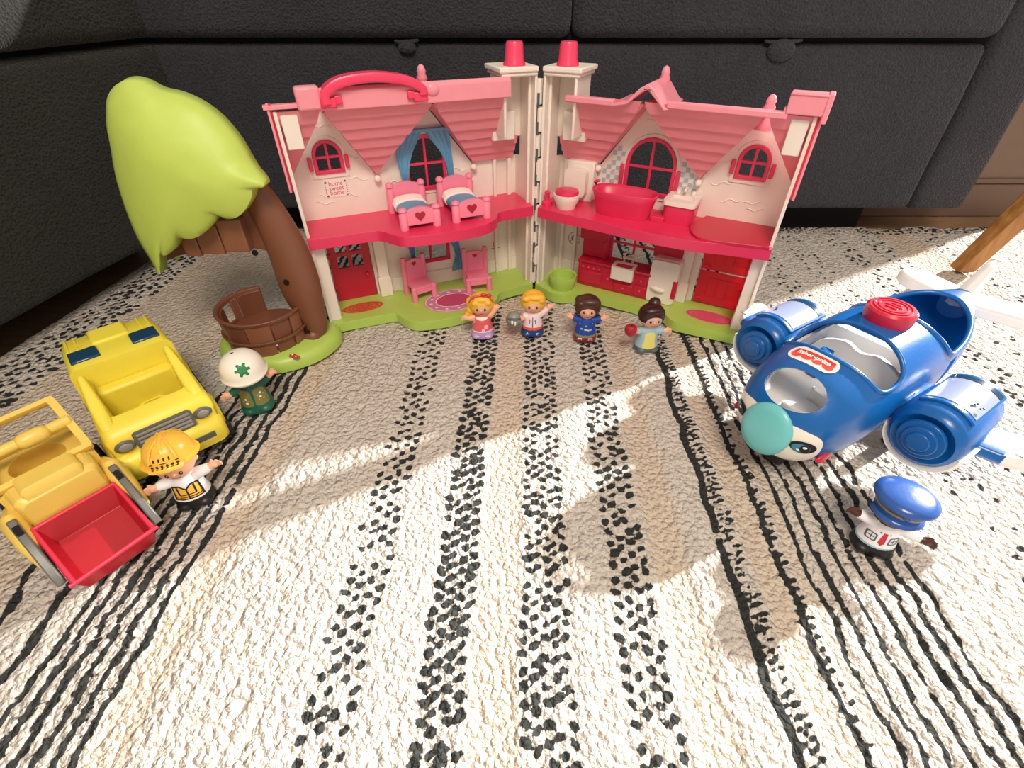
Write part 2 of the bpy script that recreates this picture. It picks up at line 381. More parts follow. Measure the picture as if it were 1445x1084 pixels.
me.loops.add(q.size); me.loops.foreach_set('vertex_index', q.ravel().astype(np.int32)); me.polygons.add(len(q))
me.polygons.foreach_set('loop_start', np.arange(0, q.size, 4, dtype=np.int32)); me.update(calc_edges=True)
at = me.attributes.new('dark', 'FLOAT', 'POINT'); at.data.foreach_set('value', dark.ravel().astype(np.float32))
at = me.attributes.new('smooth_strip', 'FLOAT', 'POINT'); at.data.foreach_set('value', smooth.ravel().astype(np.float32))
me.shade_smooth()
m = bpy.data.materials.new('woven_rug'); m.use_nodes = True; nt = m.node_tree; b = nt.nodes['Principled BSDF']; L = nt.links.new
tc = N(nt, 'ShaderNodeTexCoord'); a1 = N(nt, 'ShaderNodeAttribute', attribute_name='dark'); a2 = N(nt, 'ShaderNodeAttribute', attribute_name='smooth_strip')
n1 = N(nt, 'ShaderNodeTexNoise'); n1.inputs['Scale'].default_value = 230; n1.inputs['Detail'].default_value = 5
n2 = N(nt, 'ShaderNodeTexNoise'); n2.inputs['Scale'].default_value = 8; n2.inputs['Detail'].default_value = 4
n3 = N(nt, 'ShaderNodeTexNoise'); n3.inputs['Scale'].default_value = 650; n3.inputs['Detail'].default_value = 3
vo = N(nt, 'ShaderNodeTexVoronoi'); vo.inputs['Scale'].default_value = 330
for n_ in (n1, n2, n3, vo): L(tc.outputs['Object'], n_.inputs['Vector'])
s1 = N(nt, 'ShaderNodeMath', operation='MULTIPLY_ADD'); s1.inputs[1].default_value = .9; L(n1.outputs['Fac'], s1.inputs[0]); L(a1.outputs['Fac'], s1.inputs[2])
r1 = N(nt, 'ShaderNodeMapRange'); r1.inputs['From Min'].default_value = .86; r1.inputs['From Max'].default_value = .98; L(s1.outputs[0], r1.inputs['Value'])
cA = N(nt, 'ShaderNodeMix', data_type='RGBA'); cA.inputs[6].default_value = lin('#D2C7BA'); cA.inputs[7].default_value = lin('#EEE6DB'); L(n3.outputs['Fac'], cA.inputs[0])
cB = N(nt, 'ShaderNodeMix', data_type='RGBA'); cB.inputs[7].default_value = lin('#E6CFB4'); L(cA.outputs[2], cB.inputs[6])
sm = N(nt, 'ShaderNodeMath', operation='MULTIPLY'); sm.inputs[1].default_value = .6; L(a2.outputs['Fac'], sm.inputs[0]); L(sm.outputs[0], cB.inputs[0])
cC = N(nt, 'ShaderNodeMix', data_type='RGBA', blend_type='MULTIPLY'); cC.inputs[0].default_value = .2; L(cB.outputs[2], cC.inputs[6]); L(n2.outputs['Color'], cC.inputs[7])
hsv = N(nt, 'ShaderNodeHueSaturation'); hsv.inputs['Saturation'].default_value = .25; L(n2.outputs['Color'], hsv.inputs['Color']); L(hsv.outputs[0], cC.inputs[7])
dk = N(nt, 'ShaderNodeMix', data_type='RGBA'); dk.inputs[6].default_value = lin('#2B2C2B'); dk.inputs[7].default_value = lin('#474846'); L(n3.outputs['Fac'], dk.inputs[0])
cD = N(nt, 'ShaderNodeMix', data_type='RGBA'); L(cC.outputs[2], cD.inputs[6]); L(dk.outputs[2], cD.inputs[7]); L(r1.outputs[0], cD.inputs[0]); L(cD.outputs[2], b.inputs['Base Color'])
b.inputs['Roughness'].default_value = 1; b.inputs['Specular IOR Level'].default_value = .05
bp = N(nt, 'ShaderNodeBump'); bp.inputs['Strength'].default_value = 1; bp.inputs['Distance'].default_value = .0028
mxh = N(nt, 'ShaderNodeMath', operation='MULTIPLY_ADD'); mxh.inputs[1].default_value = .5; L(n3.outputs['Fac'], mxh.inputs[0]); L(n1.outputs['Fac'], mxh.inputs[2])
vb = N(nt, 'ShaderNodeTexVoronoi'); vb.inputs['Scale'].default_value = 210; dm = N(nt, 'ShaderNodeVectorMath', operation='MULTIPLY_ADD'); dm.inputs[1].default_value = (.004, .004, .004); L(n1.outputs['Color'], dm.inputs[0]); L(tc.outputs['Object'], dm.inputs[2]); L(dm.outputs[0], vb.inputs['Vector'])
vm = N(nt, 'ShaderNodeMath', operation='MULTIPLY_ADD'); vm.inputs[1].default_value = -1.6; L(vb.outputs['Distance'], vm.inputs[0]); L(mxh.outputs[0], vm.inputs[2]); mxh = vm
L(mxh.outputs[0], bp.inputs['Height']); L(bp.outputs['Normal'], b.inputs['Normal'])
M['rug'] = m
rug = thing('rug', 'large cream woven rug with charcoal tufted stripes under all the toys', 'rug')
me.name = 'pile'; me.materials.append(m); po = bpy.data.objects.new('pile', me); C.objects.link(po); po.parent = rug; po['kind'] = 'stuff'
MB().box(-62.3, 118, -24, 89, -1.58, -1.2).build('backing', 'floorwood', rug)

# ------------------------------------------------------------------ sofa
sofa = thing('sofa', 'charcoal upholstered corner sofa behind the toys and along the left', 'sofa', (0, 84, -1.6))
def cushion(x0, x1, y0, y1, z0, z1, r=1.6, T=None, nx=40, nz=18, puff=.6, seed=0):
    """rounded upholstered block, front face at y0"""
    mb = MB(T=T); rings = []
    prof = []
    for i in range(9): a = PI / 2 * i / 8; prof.append((y0 + r - r * math.sin(a), z0 + r - r * math.cos(a)))
    for i in range(1, nz): prof.append((y0, z0 + r + (z1 - z0 - 2 * r) * i / nz))
    for i in range(9): a = PI / 2 * i / 8; prof.append((y0 + r - r * math.cos(a), z1 - r + r * math.sin(a)))
    prof += [(y1, z1), (y1, z0)]
    n = nx + 8
    for i in range(n + 1):
        if i < 4: t = i / 4; x = x0 + r * (1 - math.cos(t * PI / 2)); e = r * (1 - math.sin(t * PI / 2))
        elif i > n - 4: t = (n - i) / 4; x = x1 - r * (1 - math.cos(t * PI / 2)); e = r * (1 - math.sin(t * PI / 2))
        else: x = x0 + r + (x1 - x0 - 2 * r) * (i - 4) / (n - 8); e = 0
        ring = []
        for (y, z) in prof:
            zc, xc = (z - z0) / (z1 - z0), (x - x0) / (x1 - x0)
            b_ = puff * (math.sin(PI * min(1, max(0, zc))) ** .5) * (max(0, math.sin(PI * xc)) ** .35) if y < y1 - .1 else 0
            wob_ = .12 * math.sin(x * .31 + seed) * math.sin(z * .4 + seed) if y < y1 - .1 else 0
            ez = min(1, e / r) * .55 * r
            ring.append((x, y + e * (1 if y < y1 - .1 else 0) - b_ - wob_, z + (ez if zc < .3 else -ez if zc > .7 else 0)))
        rings.append(ring)
    return mb.loft(rings, True)
o_ = lambda p: Vector((p[0], p[1] - 84, p[2] + 1.6))
cushion(-56, 68.9, 85.2, 170, 4.4, 28.1, 1.1, T=o_, nx=50).build('base_panel', 'sofa', sofa, angle=70)
cushion(69.3, 78.6, 85.4, 170, 4.2, 50, 1.0, T=o_, nx=6).build('arm_front', 'sofa', sofa, angle=70)
cushion(-56, 8.3, 83.6, 160, 28.9, 48, 1.5, T=o_, seed=2).build('seat_cushion', 'sofa', sofa, angle=70)
cushion(8.5, 68.6, 83.6, 160, 28.9, 48, 1.5, T=o_, seed=5).build('seat_cushion', 'sofa', sofa, angle=70)
MB(T=o_).box(-56, 77, 87, 165, 27.6, 29.4).box(-56, 66, 92, 150, -1.5, 4.8).build('sofa_frame', 'under', sofa)
# welts and pinched corners of the cushion covers, hanging at the seam
for (x, w_, h_) in ((-15.0, 2.6, 1.5), (38.6, 4.2, 2.6)):
    pk = MB(T=o_)
    pk.ell((x, 84.6, 28.3 - h_ * .35), (w_ * .5, .8, h_ * .55), n=16, m=8)
    pk.tube([(x - w_ * .6, 84.7, 28.5), (x - w_ * .1, 84.3, 28.2), (x + w_ * .6, 84.7, 28.6)], [.2, .45, .2], round_end=True)
    pk.build('fabric_pucker', 'sofa', sofa, sub=1)
# the chaise running forward along the left of the rug
cA_, cB_ = Vector((-62.4, 24.0)), Vector((-51.4, 85.5)); dv = (cB_ - cA_).normalized(); nv_ = Vector((-dv.y, dv.x))
def TL(p): # x along chaise, y depth (positive = away from the toys)
    q_ = cA_ + dv * p[0] + nv_ * p[1]; return Vector((q_.x, q_.y - 84, p[2] + 1.6))
Lc = (cB_ - cA_).length
cushion(-50, Lc + 6, 0, 70, 4.2, 28.2, 1.3, T=TL).build('base_panel', 'chaise', sofa, angle=70)
cushion(-50, Lc + 8, -1.0, 62, 28.9, 50, 1.8, T=TL, seed=3).build('seat_cushion', 'chaise', sofa, angle=70)
MB(T=TL).box(-40, Lc - 6, 14, 60, -1.5, 4.8).box(-40, Lc + 14, 7, 60, 3.0, 4.8).box(-48, Lc + 8, 3, 66, 27.6, 29.4).build('sofa_frame', 'under', sofa)

# ------------------------------------------------------------------ oak furniture leg at the right
lg = thing('furniture_leg', 'slanted light oak furniture leg standing on the rug behind the plane tail', 'furniture leg', (70.6, 71.0, 0))
mb = MB(); rings = []
for t in np.linspace(0, 1, 8):
    cx, cy, cz = 10.6 * t, 2.0 * t, 20 * t; h_ = 1.2 + .45 * t
    rings.append([(cx + a * h_, cy + b_ * h_, cz + .25 * a * h_ * 0) for a, b_ in ((-1, -1), (1, -1), (1, 1), (-1, 1))])
mb.loft(rings); mb.build('leg', 'oak', lg, bevel=.22)
mb = MB(); mb.lathe([(.9, -.1), (1.1, .0), (1.1, .12), (.9, .2)], (0, 0, 0), n=16); mb.build('glide', 'tyre', lg)

# ------------------------------------------------------------------ folding toy house
HO = (3.2, 64.2)
AX = {'L': ((-.9184, -.3956), (-.3956, .9184)), 'R': ((.8775, -.4796), (.4796, .8775))}
def HT(side):
    U, Nn = AX[side]
    return lambda p: (U[0] * p[0] + Nn[0] * p[1], U[1] * p[0] + Nn[1] * p[1], p[2])
house = thing('toy_house', 'pink-roofed white toy house folded open in front of the sofa', 'toy house', (*HO, 0))
def arch(x0, x1, z0, z1, spring, n=10):
    cx, rx, rz = (x0 + x1) / 2, (x1 - x0) / 2, z1 - spring
    return [(x0, z0), (x1, z0)] + [(cx + rx * math.cos(PI * i / n), spring + rz * math.sin(PI * i / n)) for i in range(n + 1)]
def rect(x0, x1, z0, z1): return [(x0, z0), (x1, z0), (x1, z1), (x0, z1)]
NB = 5.5          # depth of the back wall
def wallfn(n0, n1): return lambda a, b, t: (a, n0 + (n1 - n0) * t, b)
def window_unit(side, kind, x0, x1, z0, z1, spring, mat, shut=True, parent=house, n0=NB - .35, fr=.42, bar=.3):
    """frame with a cross of bars; shutters-like lugs on both sides"""
    T = HT(side); mb = MB(T=T)
    cx = (x0 + x1) / 2; cz = z0 + (z1 - z0) * .48
    if kind == 'arch':
        mb.prism(arch(x0 - fr * .4, x1 + fr * .4, z0 - fr * .6, z1 + fr * .4, spring), [arch(x0 + fr * .6, x1 - fr * .6, z0 + fr * .4, z1 - fr * .6, spring)], wallfn(n0, n0 + .45))
    else:
        mb.prism(rect(x0 - fr * .5, x1 + fr * .5, z0 - fr * .6, z1 + fr * .5), [rect(x0 + fr * .5, x1 - fr * .5, z0 + fr * .5, z1 - fr * .5)], wallfn(n0, n0 + .45))
    f = mb.build('window_frame', mat, parent, bevel=.07)
    MB(T=T).box(cx - bar / 2, cx + bar / 2, n0 + .05, n0 + .4, z0, z1 - .05).box(x0 + .1, x1 - .1, n0 + .08, n0 + .38, cz - bar / 2, cz + bar / 2).build('glazing_bar', mat, f, bevel=.05)
    if shut:
        hh = (spring - z0)
        for s_ in (x0 - .75, x1 + .3): MB(T=T).box(s_, s_ + .45, n0 - .15, n0 + .3, z0 + hh * .12, z0 + hh * .95).build('shutter', mat, f, bevel=.08)
    return f

GAB = {'L': dict(pts=[(28.35, 18.2), (24.0, 24.5), (18.95, 16.9), (12.6, 24.5), (6.7, 16.9)], v=(18.95, 6.7), a=(24.0, 12.6)),
       'R': dict(pts=[(28.35, 18.2), (24.2, 24.5), (18.65, 16.9), (12.0, 24.9), (6.2, 16.8)], v=(18.65, 6.2), a=(24.2, 12.0))}
WIN = {'L': dict(small=(22.6, 25.6, 17.9, 21.1, 19.6), big=(10.4, 15.2, 14.7, 20.7, 18.3), low=(10.9, 15.9, 4.9, 10.4), door=(21.4, 26.8, 1.3, 10.6)),
       'R': dict(small=(22.4, 25.5, 17.8, 21.1, 19.6), big=(9.7, 15.6, 14.4, 20.6, 17.6), low=(9.1, 15.5, 4.6, 10.4), door=(21.1, 26.7, 1.3, 10.9))}
def nslope(z): return max(0, 5.3 * (25.1 - z) / (25.1 - 16.9))
for side in 'LR':
    T = HT(side); g = GAB[side]; W = WIN[side]
    # back wall with its gables and openings
    outer = [(.35, 1.2), (28.35, 1.2)] + g['pts'] + [(5.6, 17.3), (.35, 17.3)]
    mb = MB(T=T); mb.prism(outer, [arch(*W['small']), arch(*W['big']), rect(*W['low']), rect(*W['door'])], wallfn(NB, NB + .35))
    mb.build('back_wall', 'white', house, angle=30)
    # outer end wall
    mb = MB(T=T); mb.prism([(0, 1.0), (NB + .3, 1.0), (NB + .3, 18.3), (0, 25.2)], [], lambda a, b, t: (28.2 + .35 * t, a, b)); mb.build('end_wall', 'white', house, bevel=.06)
    # chimney-side wall along the hinge
    mb = MB(T=T); mb.prism([(0, 1.2), (NB + .2, 1.2), (NB + .2, 17.3), (4.2, 17.6), (4.2, 27.3), (0, 27.3)], [], lambda a, b, t: (.35 + .3 * t, a, b)); mb.build('inner_wall', 'white', house, bevel=.06)
    # green ground base with its rounded apron
    if side == 'L':
        edge_ = [(28.5, -.25), (21.2, -.5), (20.2, -1.0), (19.6, -2.4), (18.6, -3.8), (16, -4.5), (12.5, -4.6), (9, -4.0), (7.0, -2.6), (6.0, -1.2), (4.6, -.6), (.3, -.2)]
    else:
        edge_ = [(28.5, -.5), (22, -1.0), (20.6, -1.0), (19.6, -.4), (18.8, .3), (16, .6), (11, .7), (8, .6), (6.6, -.4), (5.2, -1.5), (3.6, -1.7), (2.0, -1.0), (.3, -.2)]
    base_poly = smooth_open(edge_, 4) + [(.3, 6.2), (28.6, 6.2)]
    mb = MB(T=T); mb.prism(base_poly, [], lambda a, b, t: (a, b, 1.3 * t)); mb.build('garden_base', 'green', house, bevel=.22, angle=50)
    # upper floor
    if side == 'L': ed = [(28.6, -.55), (22.0, -.75), (20.4, -1.3), (19.4, -2.8), (18.2, -3.9), (14.4, -4.5), (10.5, -4.4), (8.2, -3.8), (6.6, -2.5), (5.8, -1.1), (4.4, -.7), (.7, -.55)]
    else: ed = [(28.6, -.8), (24, -1.6), (21.5, -2.2), (20, -2.4), (15.6, -2.5), (8.8, -1.9), (4, -1.6), (.7, -1.1)]
    mb = MB(T=T); mb.prism(smooth_open(ed, 4) + [(.7, NB), (28.2, NB)], [], lambda a, b, t: (a, b, 11.3 + 1.25 * t))
    mb.build('upper_floor', 'crimson', house, bevel=.14, angle=50)
    if side == 'R':   # thicker raised landing over the door
        mb = MB(T=T); mb.prism(smooth_open([(28.3, -.9), (22, -1.9), (20.4, -1.2), (19.5, .6), (19.3, 2.6), (20.0, 4.3)], 5) + [(20.4, NB), (28.2, NB)], [], lambda a, b, t: (a, b, 12.5 + .35 * t)); mb.build('landing', 'winered', house, bevel=.12, angle=50)
    # roof slopes between the gables (inner faces), each its own panel with stepped courses
    def slope_panel(poly):
        mb = MB(T=T)
        mb.prism(poly, [], lambda a, b, t: (a, nslope(b) - .12 * (1 if int((25.1 - b) * .55) % 2 else 0) + .2 * t, b)); return mb
    def clip_rows(x_at, ztop, zbot, rows=7):
        """roof panel as overlapping courses"""
        mb = MB(T=T)
        for r_ in range(rows):
            za, zb = ztop + (zbot - ztop) * r_ / rows, ztop + (zbot - ztop) * (r_ + 1) / rows
            (l0, r0), (l1, r1) = x_at(za), x_at(zb); dn0, dn1 = .0, .28
            # front face: recedes towards its lower lip, which stands proud
            fr_ = [(l0, nslope(za) + .05, za), (r0, nslope(za) + .05, za), (r1, nslope(zb) - .22, zb), (l1, nslope(zb) - .22, zb)]
            bk_ = [(p[0], p[1] + .35, p[2]) for p in fr_]
            mb.add(fr_ + bk_, [(0, 1, 2, 3), (7, 6, 5, 4), (0, 4, 5, 1), (1, 5, 6, 2), (2, 6, 7, 3), (3, 7, 4, 0)])
        return mb
    (aO, aI), (vO, vI) = g['a'], g['v']; zt = 25.1
    lerp = lambda a, b, t: a + (b - a) * t
    P1 = lambda z: (lerp(aI + .15, vO - .05, (24.6 - z) / (24.6 - 17.1)) if z < 24.6 else aI + .15, lerp(aO - .15, vO + .05, (24.6 - z) / (24.6 - 17.1)) if z < 24.6 else aO - .15)
    clip_rows(P1, zt, 17.1).build('roof_slope', 'roofpink', house, angle=12)
    P2 = lambda z: (4.3 if z > 20.2 else 1.2, min(lerp(aI - .15, vI + .1, (24.6 - z) / (24.6 - 17.3)), aI - .15))
    clip_rows(P2, zt, 20.3, 4).build('roof_slope', 'roofpink', house, angle=12)
    P2b = lambda z: (1.3, P2(z)[1])
    clip_rows(P2b, 20.15, 17.3, 3).build('roof_slope', 'roofpink', house, angle=12)
    P3 = lambda z: (min(28.2, lerp(aO + .15, 28.1, max(0, (24.6 - z)) / 6.3)), 28.6)
    clip_rows(P3, zt, 18.4, 5).build('roof_slope', 'roofpink', house, angle=12)
    # dormer undersides joining slope to gable wall
    for (pa, pv) in ((aO, vO), (aI, vO), (aI, vI)):
        mb = MB(T=T); s_ = 1 if pv < pa else -1; A, B = [], []
        for i in range(11):
            t = i / 10; z = lerp(24.7, 17.0, t); u = lerp(pa, pv, t) - s_ * .05
            A.append((u, nslope(z) + .1, z)); B.append((u, NB + .1, z))
        vs = A + B + [(p[0] + s_ * -.22, p[1], p[2] + .1) for p in A] + [(p[0] + s_ * -.22, p[1], p[2] + .1) for p in B]
        fs = []
        for i in range(10): fs += [(i, i + 1, 12 + i, 11 + i), (22 + i, 33 + i, 34 + i, 23 + i), (i, 22 + i, 23 + i, i + 1)]
        fs += [(0, 11, 33, 22), (10, 32, 43, 21)]
        mb.add(vs, fs); mb.build('dormer_side', 'roofpink', house, angle=50)
    # rake panel closing the end of the roof
    mb = MB(T=T); mb.prism([(-.1, 25.9), (-.1, 17.7), (1.0, 17.7), (6.8, 17.2), (6.8, 18.2), (.8, 25.8)], [], lambda a, b, t: (28.55 + .35 * t, a, b)); mb.build('rake_panel', 'glowred', house, bevel=.05)
    mb = MB(T=T); mb.box(28.75, 29.0, -.15, .15, 17.6, 25.9).box(25.5, 29.3, -.3, .6, 25.35, 25.75); mb.build('rake_trim', 'ridge', house, bevel=.06)
    # white latch pocket under the end of the ridge
    MB(T=T).box(26.4, 28.0, .2, 1.4, 21.6, 24.9).build('latch_pocket', 'white', house, bevel=.1)
    # balls at the valleys
    for q_ in (vO, vI): MB(T=T).ell((q_, NB - .55, 16.55), (.42, .42, .42), n=16, m=10).build('gutter_ball', 'white', house)
    # porch posts and skirting
    px = 19.6 if side == 'L' else 18.9
    MB(T=T).box(px, px + 1.4, NB - 1.1, NB, 1.3, 11.3).box(px - .15, px + 1.55, NB - 1.25, NB, 1.3, 4.1).build('door_post', 'white', house, bevel=.1)
    MB(T=T).box(27.0, 28.3, .6, NB, 1.3, 11.3).box(27.0 - .12, 28.3, 1.6, NB, 1.3, 2.6).box(26.95, 28.3, 1.2, NB, 5.0, 5.3).box(26.95, 28.3, 1.2, NB, 8.5, 8.8).build('door_post', 'white', house, bevel=.08)
    MB(T=T).box(.6, 9 if side == 'R' else px, NB - .3, NB, 1.3, 3.3).build('wainscot', 'white', house, bevel=.1)
    # chimney: stack, shoulders, flutes, cap
    cm_ = MB(T=T)
    cm_.box(4.1, 4.45, .0, 4.2, 20.6, 27.2); cm_.box(.6, 4.4, 3.9, 4.2, 19.9, 27.2)
    cm_.prism([(4.3, 20.3), (4.3, 22.6), (5.0, 21.2), (5.0, 20.3), (1.8, 19.6), (1.8, 20.3)] if False else [(1.9, 19.9), (4.9, 19.9), (4.9, 21.4), (4.3, 23.0), (1.9, 23.0)], [], wallfn(2.6, 4.0))
    cm_.build('chimney', 'white', house, bevel=.14)
    cp = MB(T=T); cp.box(.35, 5.0, -.35, 4.6, 27.2, 27.75).box(.35, 4.75, -.15, 4.4, 26.8, 27.2); cp.build('chimney_cap', 'white', house, bevel=.15)
    MB(T=T).lathe([(1.25, 27.75), (1.22, 27.95), (1.05, 28.3), (.95, 29.75), (.86, 29.95), (.5, 30.0)], (2.65, 1.3, 0), n=24).build('chimney_pot', 'potpink', house, angle=50)
    fl = MB(T=T)
    for u_, w_ in ((1.5, .5), (3.6, .4)): fl.box(u_, u_ + w_, NB - .7, NB, 1.3, 17.2)
    fl.box(.65, 1.0, .9, 1.3, 1.3, 27); fl.build('chimney_breast', 'white', house, bevel=.12)
    # boards under the floor near the chimney
    # windows
    window_unit(side, 'arch', *W['small'], 'crimson'); window_unit(side, 'arch', *W['big'], 'crimson', shut=(side == 'R'))
    window_unit(side, 'rect', *W['low'], W['low'][3], 'winered' if side == 'L' else 'crimson', shut=False)
    # moulded surround over each window
    for (x0, x1, z0, z1, sp) in (W['small'], W['big']):
        mb = MB(T=T); mb.prism(arch(x0 - .55, x1 + .55, z0 - .75, z1 + .55, sp), [arch(x0 - .1, x1 + .1, z0 - .2, z1 + .1, sp)], wallfn(NB - .14, NB + .05)); mb.build('window_surround', 'white', house, bevel=.04)
    # plaster swirls moulded in the wall
    mb = MB(T=T); r_ = random.Random(5)
    for (cx, cz) in ((25.5, 14.2), (22.6, 14.8), (24.0, 22.4), (24.9, 14.9), (21.6, 19.0), (10.6, 23.0) if side == 'L' else (12.2, 22.3), (17.2, 15.6), (8.6, 16.2), (21.0, 16.5)):
        pts = [(cx + (i - 4) * .28, NB - .02, cz + .18 * math.sin(i * 1.1 + cx) + .05 * i) for i in range(9)]
        MB(T=T).tube(pts, [.01] + [.07] * 7 + [.01], n=6).build('plaster_ripple', 'white', house)

# hinge
T = HT('R'); mb = MB(T=T)
for k_ in range(9):
    z0 = 1.4 + k_ * 2.82; s_ = 1 if k_ % 2 else -1
    mb.lathe([(.3, z0), (.3, z0 + 2.5)], (.12 * s_, -.1, 0), n=12); mb.box(-.3 + .15 * s_, .3 + .15 * s_, -.05, .35, z0, z0 + 2.55)
mb.build('hinge', 'white', house, bevel=.04)
for k_ in range(8): MB(T=T).box(-.12, .12, -.47, -.2, 2.2 + k_ * 2.95 + .9, 3.6 + k_ * 2.95 + .9).build('hinge_slot', 'greydark', house)
# ridges, peak, finials
TLh, TRh = HT('L'), HT('R')
mb = MB(T=TLh); mb.prism([(-.55, 24.95), (.9, 24.95), (.9, 26.0), (.5, 26.75), (-.1, 26.95), (-.55, 26.6)], [], lambda a, b, t: (3.75 + 20.6 * t, a, b)); mb.build('ridge_cap', 'ridge', house, bevel=.12)
MB(T=TLh).box(23.9, 26.2, -.75, .8, 25.1, 27.15).build('latch', 'ridge', house, bevel=.25)
MB(T=TLh).ell((12.7, -.35, 26.2), (.85, .5, .7), n=20, m=10).build('ridge_boss', 'ridge', house)
for (T, u, n_, z) in ((TLh, 13.0, 2.2, 26.2), (TRh, 12.6, 5.2, 25.9), (TRh, 24.0, 3.2, 24.3)):
    MB(T=T).lathe([(.9, z - 1.2), (.78, z), (.7, z + .25), (.48, z + .5), (.6, z + .8), (.42, z + 1.15), (.5, z + 1.35), (.3, z + 1.85), (.05, z + 2.0)], (u, n_, 0), n=20).build('roof_finial', 'ridge', house, angle=60)
pk = [(8.6, 24.75), (10.4, 25.2), (11.6, 26.4), (12.4, 26.85), (13.2, 26.3), (14.4, 24.9), (14.9, 24.7), (14.4, 24.5), (12.9, 25.9), (12.4, 26.3), (11.8, 26.0), (10.4, 24.8), (8.6, 24.45)]
mb = MB(T=TRh); mb.prism(pk, [], wallfn(-.45, 6.2)); mb.build('dormer_roof', 'ridge', house, bevel=.1, angle=60)
mb = MB(T=TRh); mb.box(3.2, 8.9, -.45, .5, 24.5, 25.15).box(14.6, 26.0, -.45, .5, 24.75, 25.4); mb.build('ridge_cap', 'ridge', house, bevel=.14)
mb = MB(T=TRh); mb.box(25.7, 29.2, -.5, 1.6, 25.25, 27.0).box(28.8, 29.3, -.6, 1.6, 24.7, 27.1).box(25.7, 29.2, -.6, -.4, 26.8, 27.05); mb.build('latch', 'ridge', house, bevel=.22)
# carrying handle
hp = smooth_open([(23.5, -.3, 25.6), (23.5, -.35, 26.4), (22.6, -.4, 27.1), (21.2, -.4, 27.5), (18.7, -.4, 27.65), (16.3, -.4, 27.4), (14.8, -.4, 27.0), (13.9, -.35, 26.4), (13.8, -.3, 25.9)], 5)
mb = MB(T=TLh)
rings = []
for i, p in enumerate(hp):
    a = Vector(hp[max(i - 1, 0)]); b_ = Vector(hp[min(i + 1, len(hp) - 1)]); t = (b_ - a).normalized(); nrm = Vector((-t.z, 0, t.x))
    rings.append([Vector(p) + nrm * sx * .42 + Vector((0, sy * .85, 0)) for sx, sy in ((-1, -1), (-.6, -1.12), (.6, -1.12), (1, -1), (1, 1), (.6, 1.12), (-.6, 1.12), (-1, 1))])
mb.loft(rings); h_ = mb.build('carry_handle', 'potpink', house, angle=50, bevel=.05)
for u in (23.3, 14.1): MB(T=TLh).box(u - .75, u + .75, -1.0, .6, 25.25, 26.15).box(u - (1.35 if u > 20 else -.6), u - (.6 if u > 20 else -1.35), -.95, .3, 25.5, 26.3).build('handle_foot', 'potpink', h_, bevel=.12)
# door left: red with four lights
def door(side, x0, x1, z0, z1, mat, panes):
    T = HT(side); mb = MB(T=T); holes = []
    if panes:
        cx = (x0 + x1) / 2
        for (a, b_) in ((x0 + 1.0, cx - .22), (cx + .22, x1 - 1.0)):
            holes.append(rect(a, b_, 5.9, 7.5)); holes.append([(a, 8.0), (b_, 8.0), (b_, 9.7 if a > cx - 1 and a < cx + 1 and False else 9.75), (a, 9.75)])
    mb.prism(rect(x0, x1, z0, z1), holes, wallfn(NB - .1, NB + .25)); return mb.build('door', mat, house, bevel=.05), T
d, T = door('L', 21.5, 26.7, 1.35, 10.9, 'doorred', True)
MB(T=T).ell((22.3, NB - .3, 4.6), (.3, .25, .3)).build('door_knob', 'winered', d)
MB(T=T).box(26.4, 27.1, NB - .4, NB - .05, 3.2, 3.7).build('door_hinge', 'winered', d, bevel=.05)
MB(T=T).box(26.4, 27.1, NB - .4, NB - .05, 7.6, 8.1).build('door_hinge', 'winered', d, bevel=.05)
T = HT('R')
d1 = MB(T=T).box(21.3, 26.9, NB - .15, NB + .1, 6.2, 10.9).build('door_leaf', 'backlitred', house, bevel=.08)
d2 = MB(T=T).box(21.3, 26.9, NB - .15, NB + .1, 1.4, 6.0).build('door_leaf', 'backlitred', house, bevel=.08)
for dd, (z0, z1) in ((d1, (7.3, 10.2)), (d2, (2.6, 5.2))):
    for k_ in range(3): MB(T=T).box(22.6 + k_ * 1.35, 23.75 + k_ * 1.35, NB - .26, NB - .1, z0, z1).build('door_panel', 'backlitred', dd, bevel=.06)
    MB(T=T).tube([(21.7, NB - .3, z0 - .5), (22.2, NB - .35, z0 - .35), (22.4, NB - .3, z0 - .7)], .12, round_end=True).build('door_handle', 'backlitred', dd)
MB(T=T).box(26.6, 27.5, NB - .6, NB - .1, 7.3, 8.9).build('door_hinge', 'backlitred', d1, bevel=.1)
MB(T=T).box(26.6, 27.4, NB - .6, NB - .1, 2.9, 4.4).build('door_hinge', 'backlitred', d2, bevel=.1)

# curtains
def curtain(side, pts, depth=.55, folds=4):
    """pts: list of (z, u_left, u_right)"""
    T = HT(side); mb = MB(T=T); n = folds * 8 + 1; rows = []
    pts = smooth_open(pts, 4)
    for (z, a, b_) in pts:
        rows.append([(a + (b_ - a) * i / (n - 1), NB - .42 - depth * .32 * (1 + math.cos(2 * PI * folds * i / (n - 1))) / 2 * 1.0, z) for i in range(n)])
    vs = [p for r in rows for p in r] + [(p[0], p[1] + .22, p[2]) for r in rows for p in r]; o = len(rows) * n; fs = []
    for i in range(len(rows) - 1):
        for j in range(n - 1):
            a = i * n + j; fs += [(a, a + 1, a + n + 1, a + n), (o + a, o + a + n, o + a + n + 1, o + a + 1)]
        a = i * n; fs += [(a, a + n, o + a + n, o + a), (a + n - 1, o + a + n - 1, o + a + 2 * n - 1, a + 2 * n - 1)]
    for j in range(n - 1): fs += [(j, o + j, o + j + 1, j + 1)]; a = (len(rows) - 1) * n + j; fs += [(a, a + 1, o + a + 1, o + a)]
    mb.add(vs, fs); return mb.build('curtain', 'curtain', house, angle=60)
curtain('L', [(21.3, 15.6, 13.0), (20.3, 16.0, 13.6), (18.8, 16.3, 14.5), (17.2, 16.2, 15.0), (16.0, 16.0, 15.2), (14.6, 16.1, 15.0)])
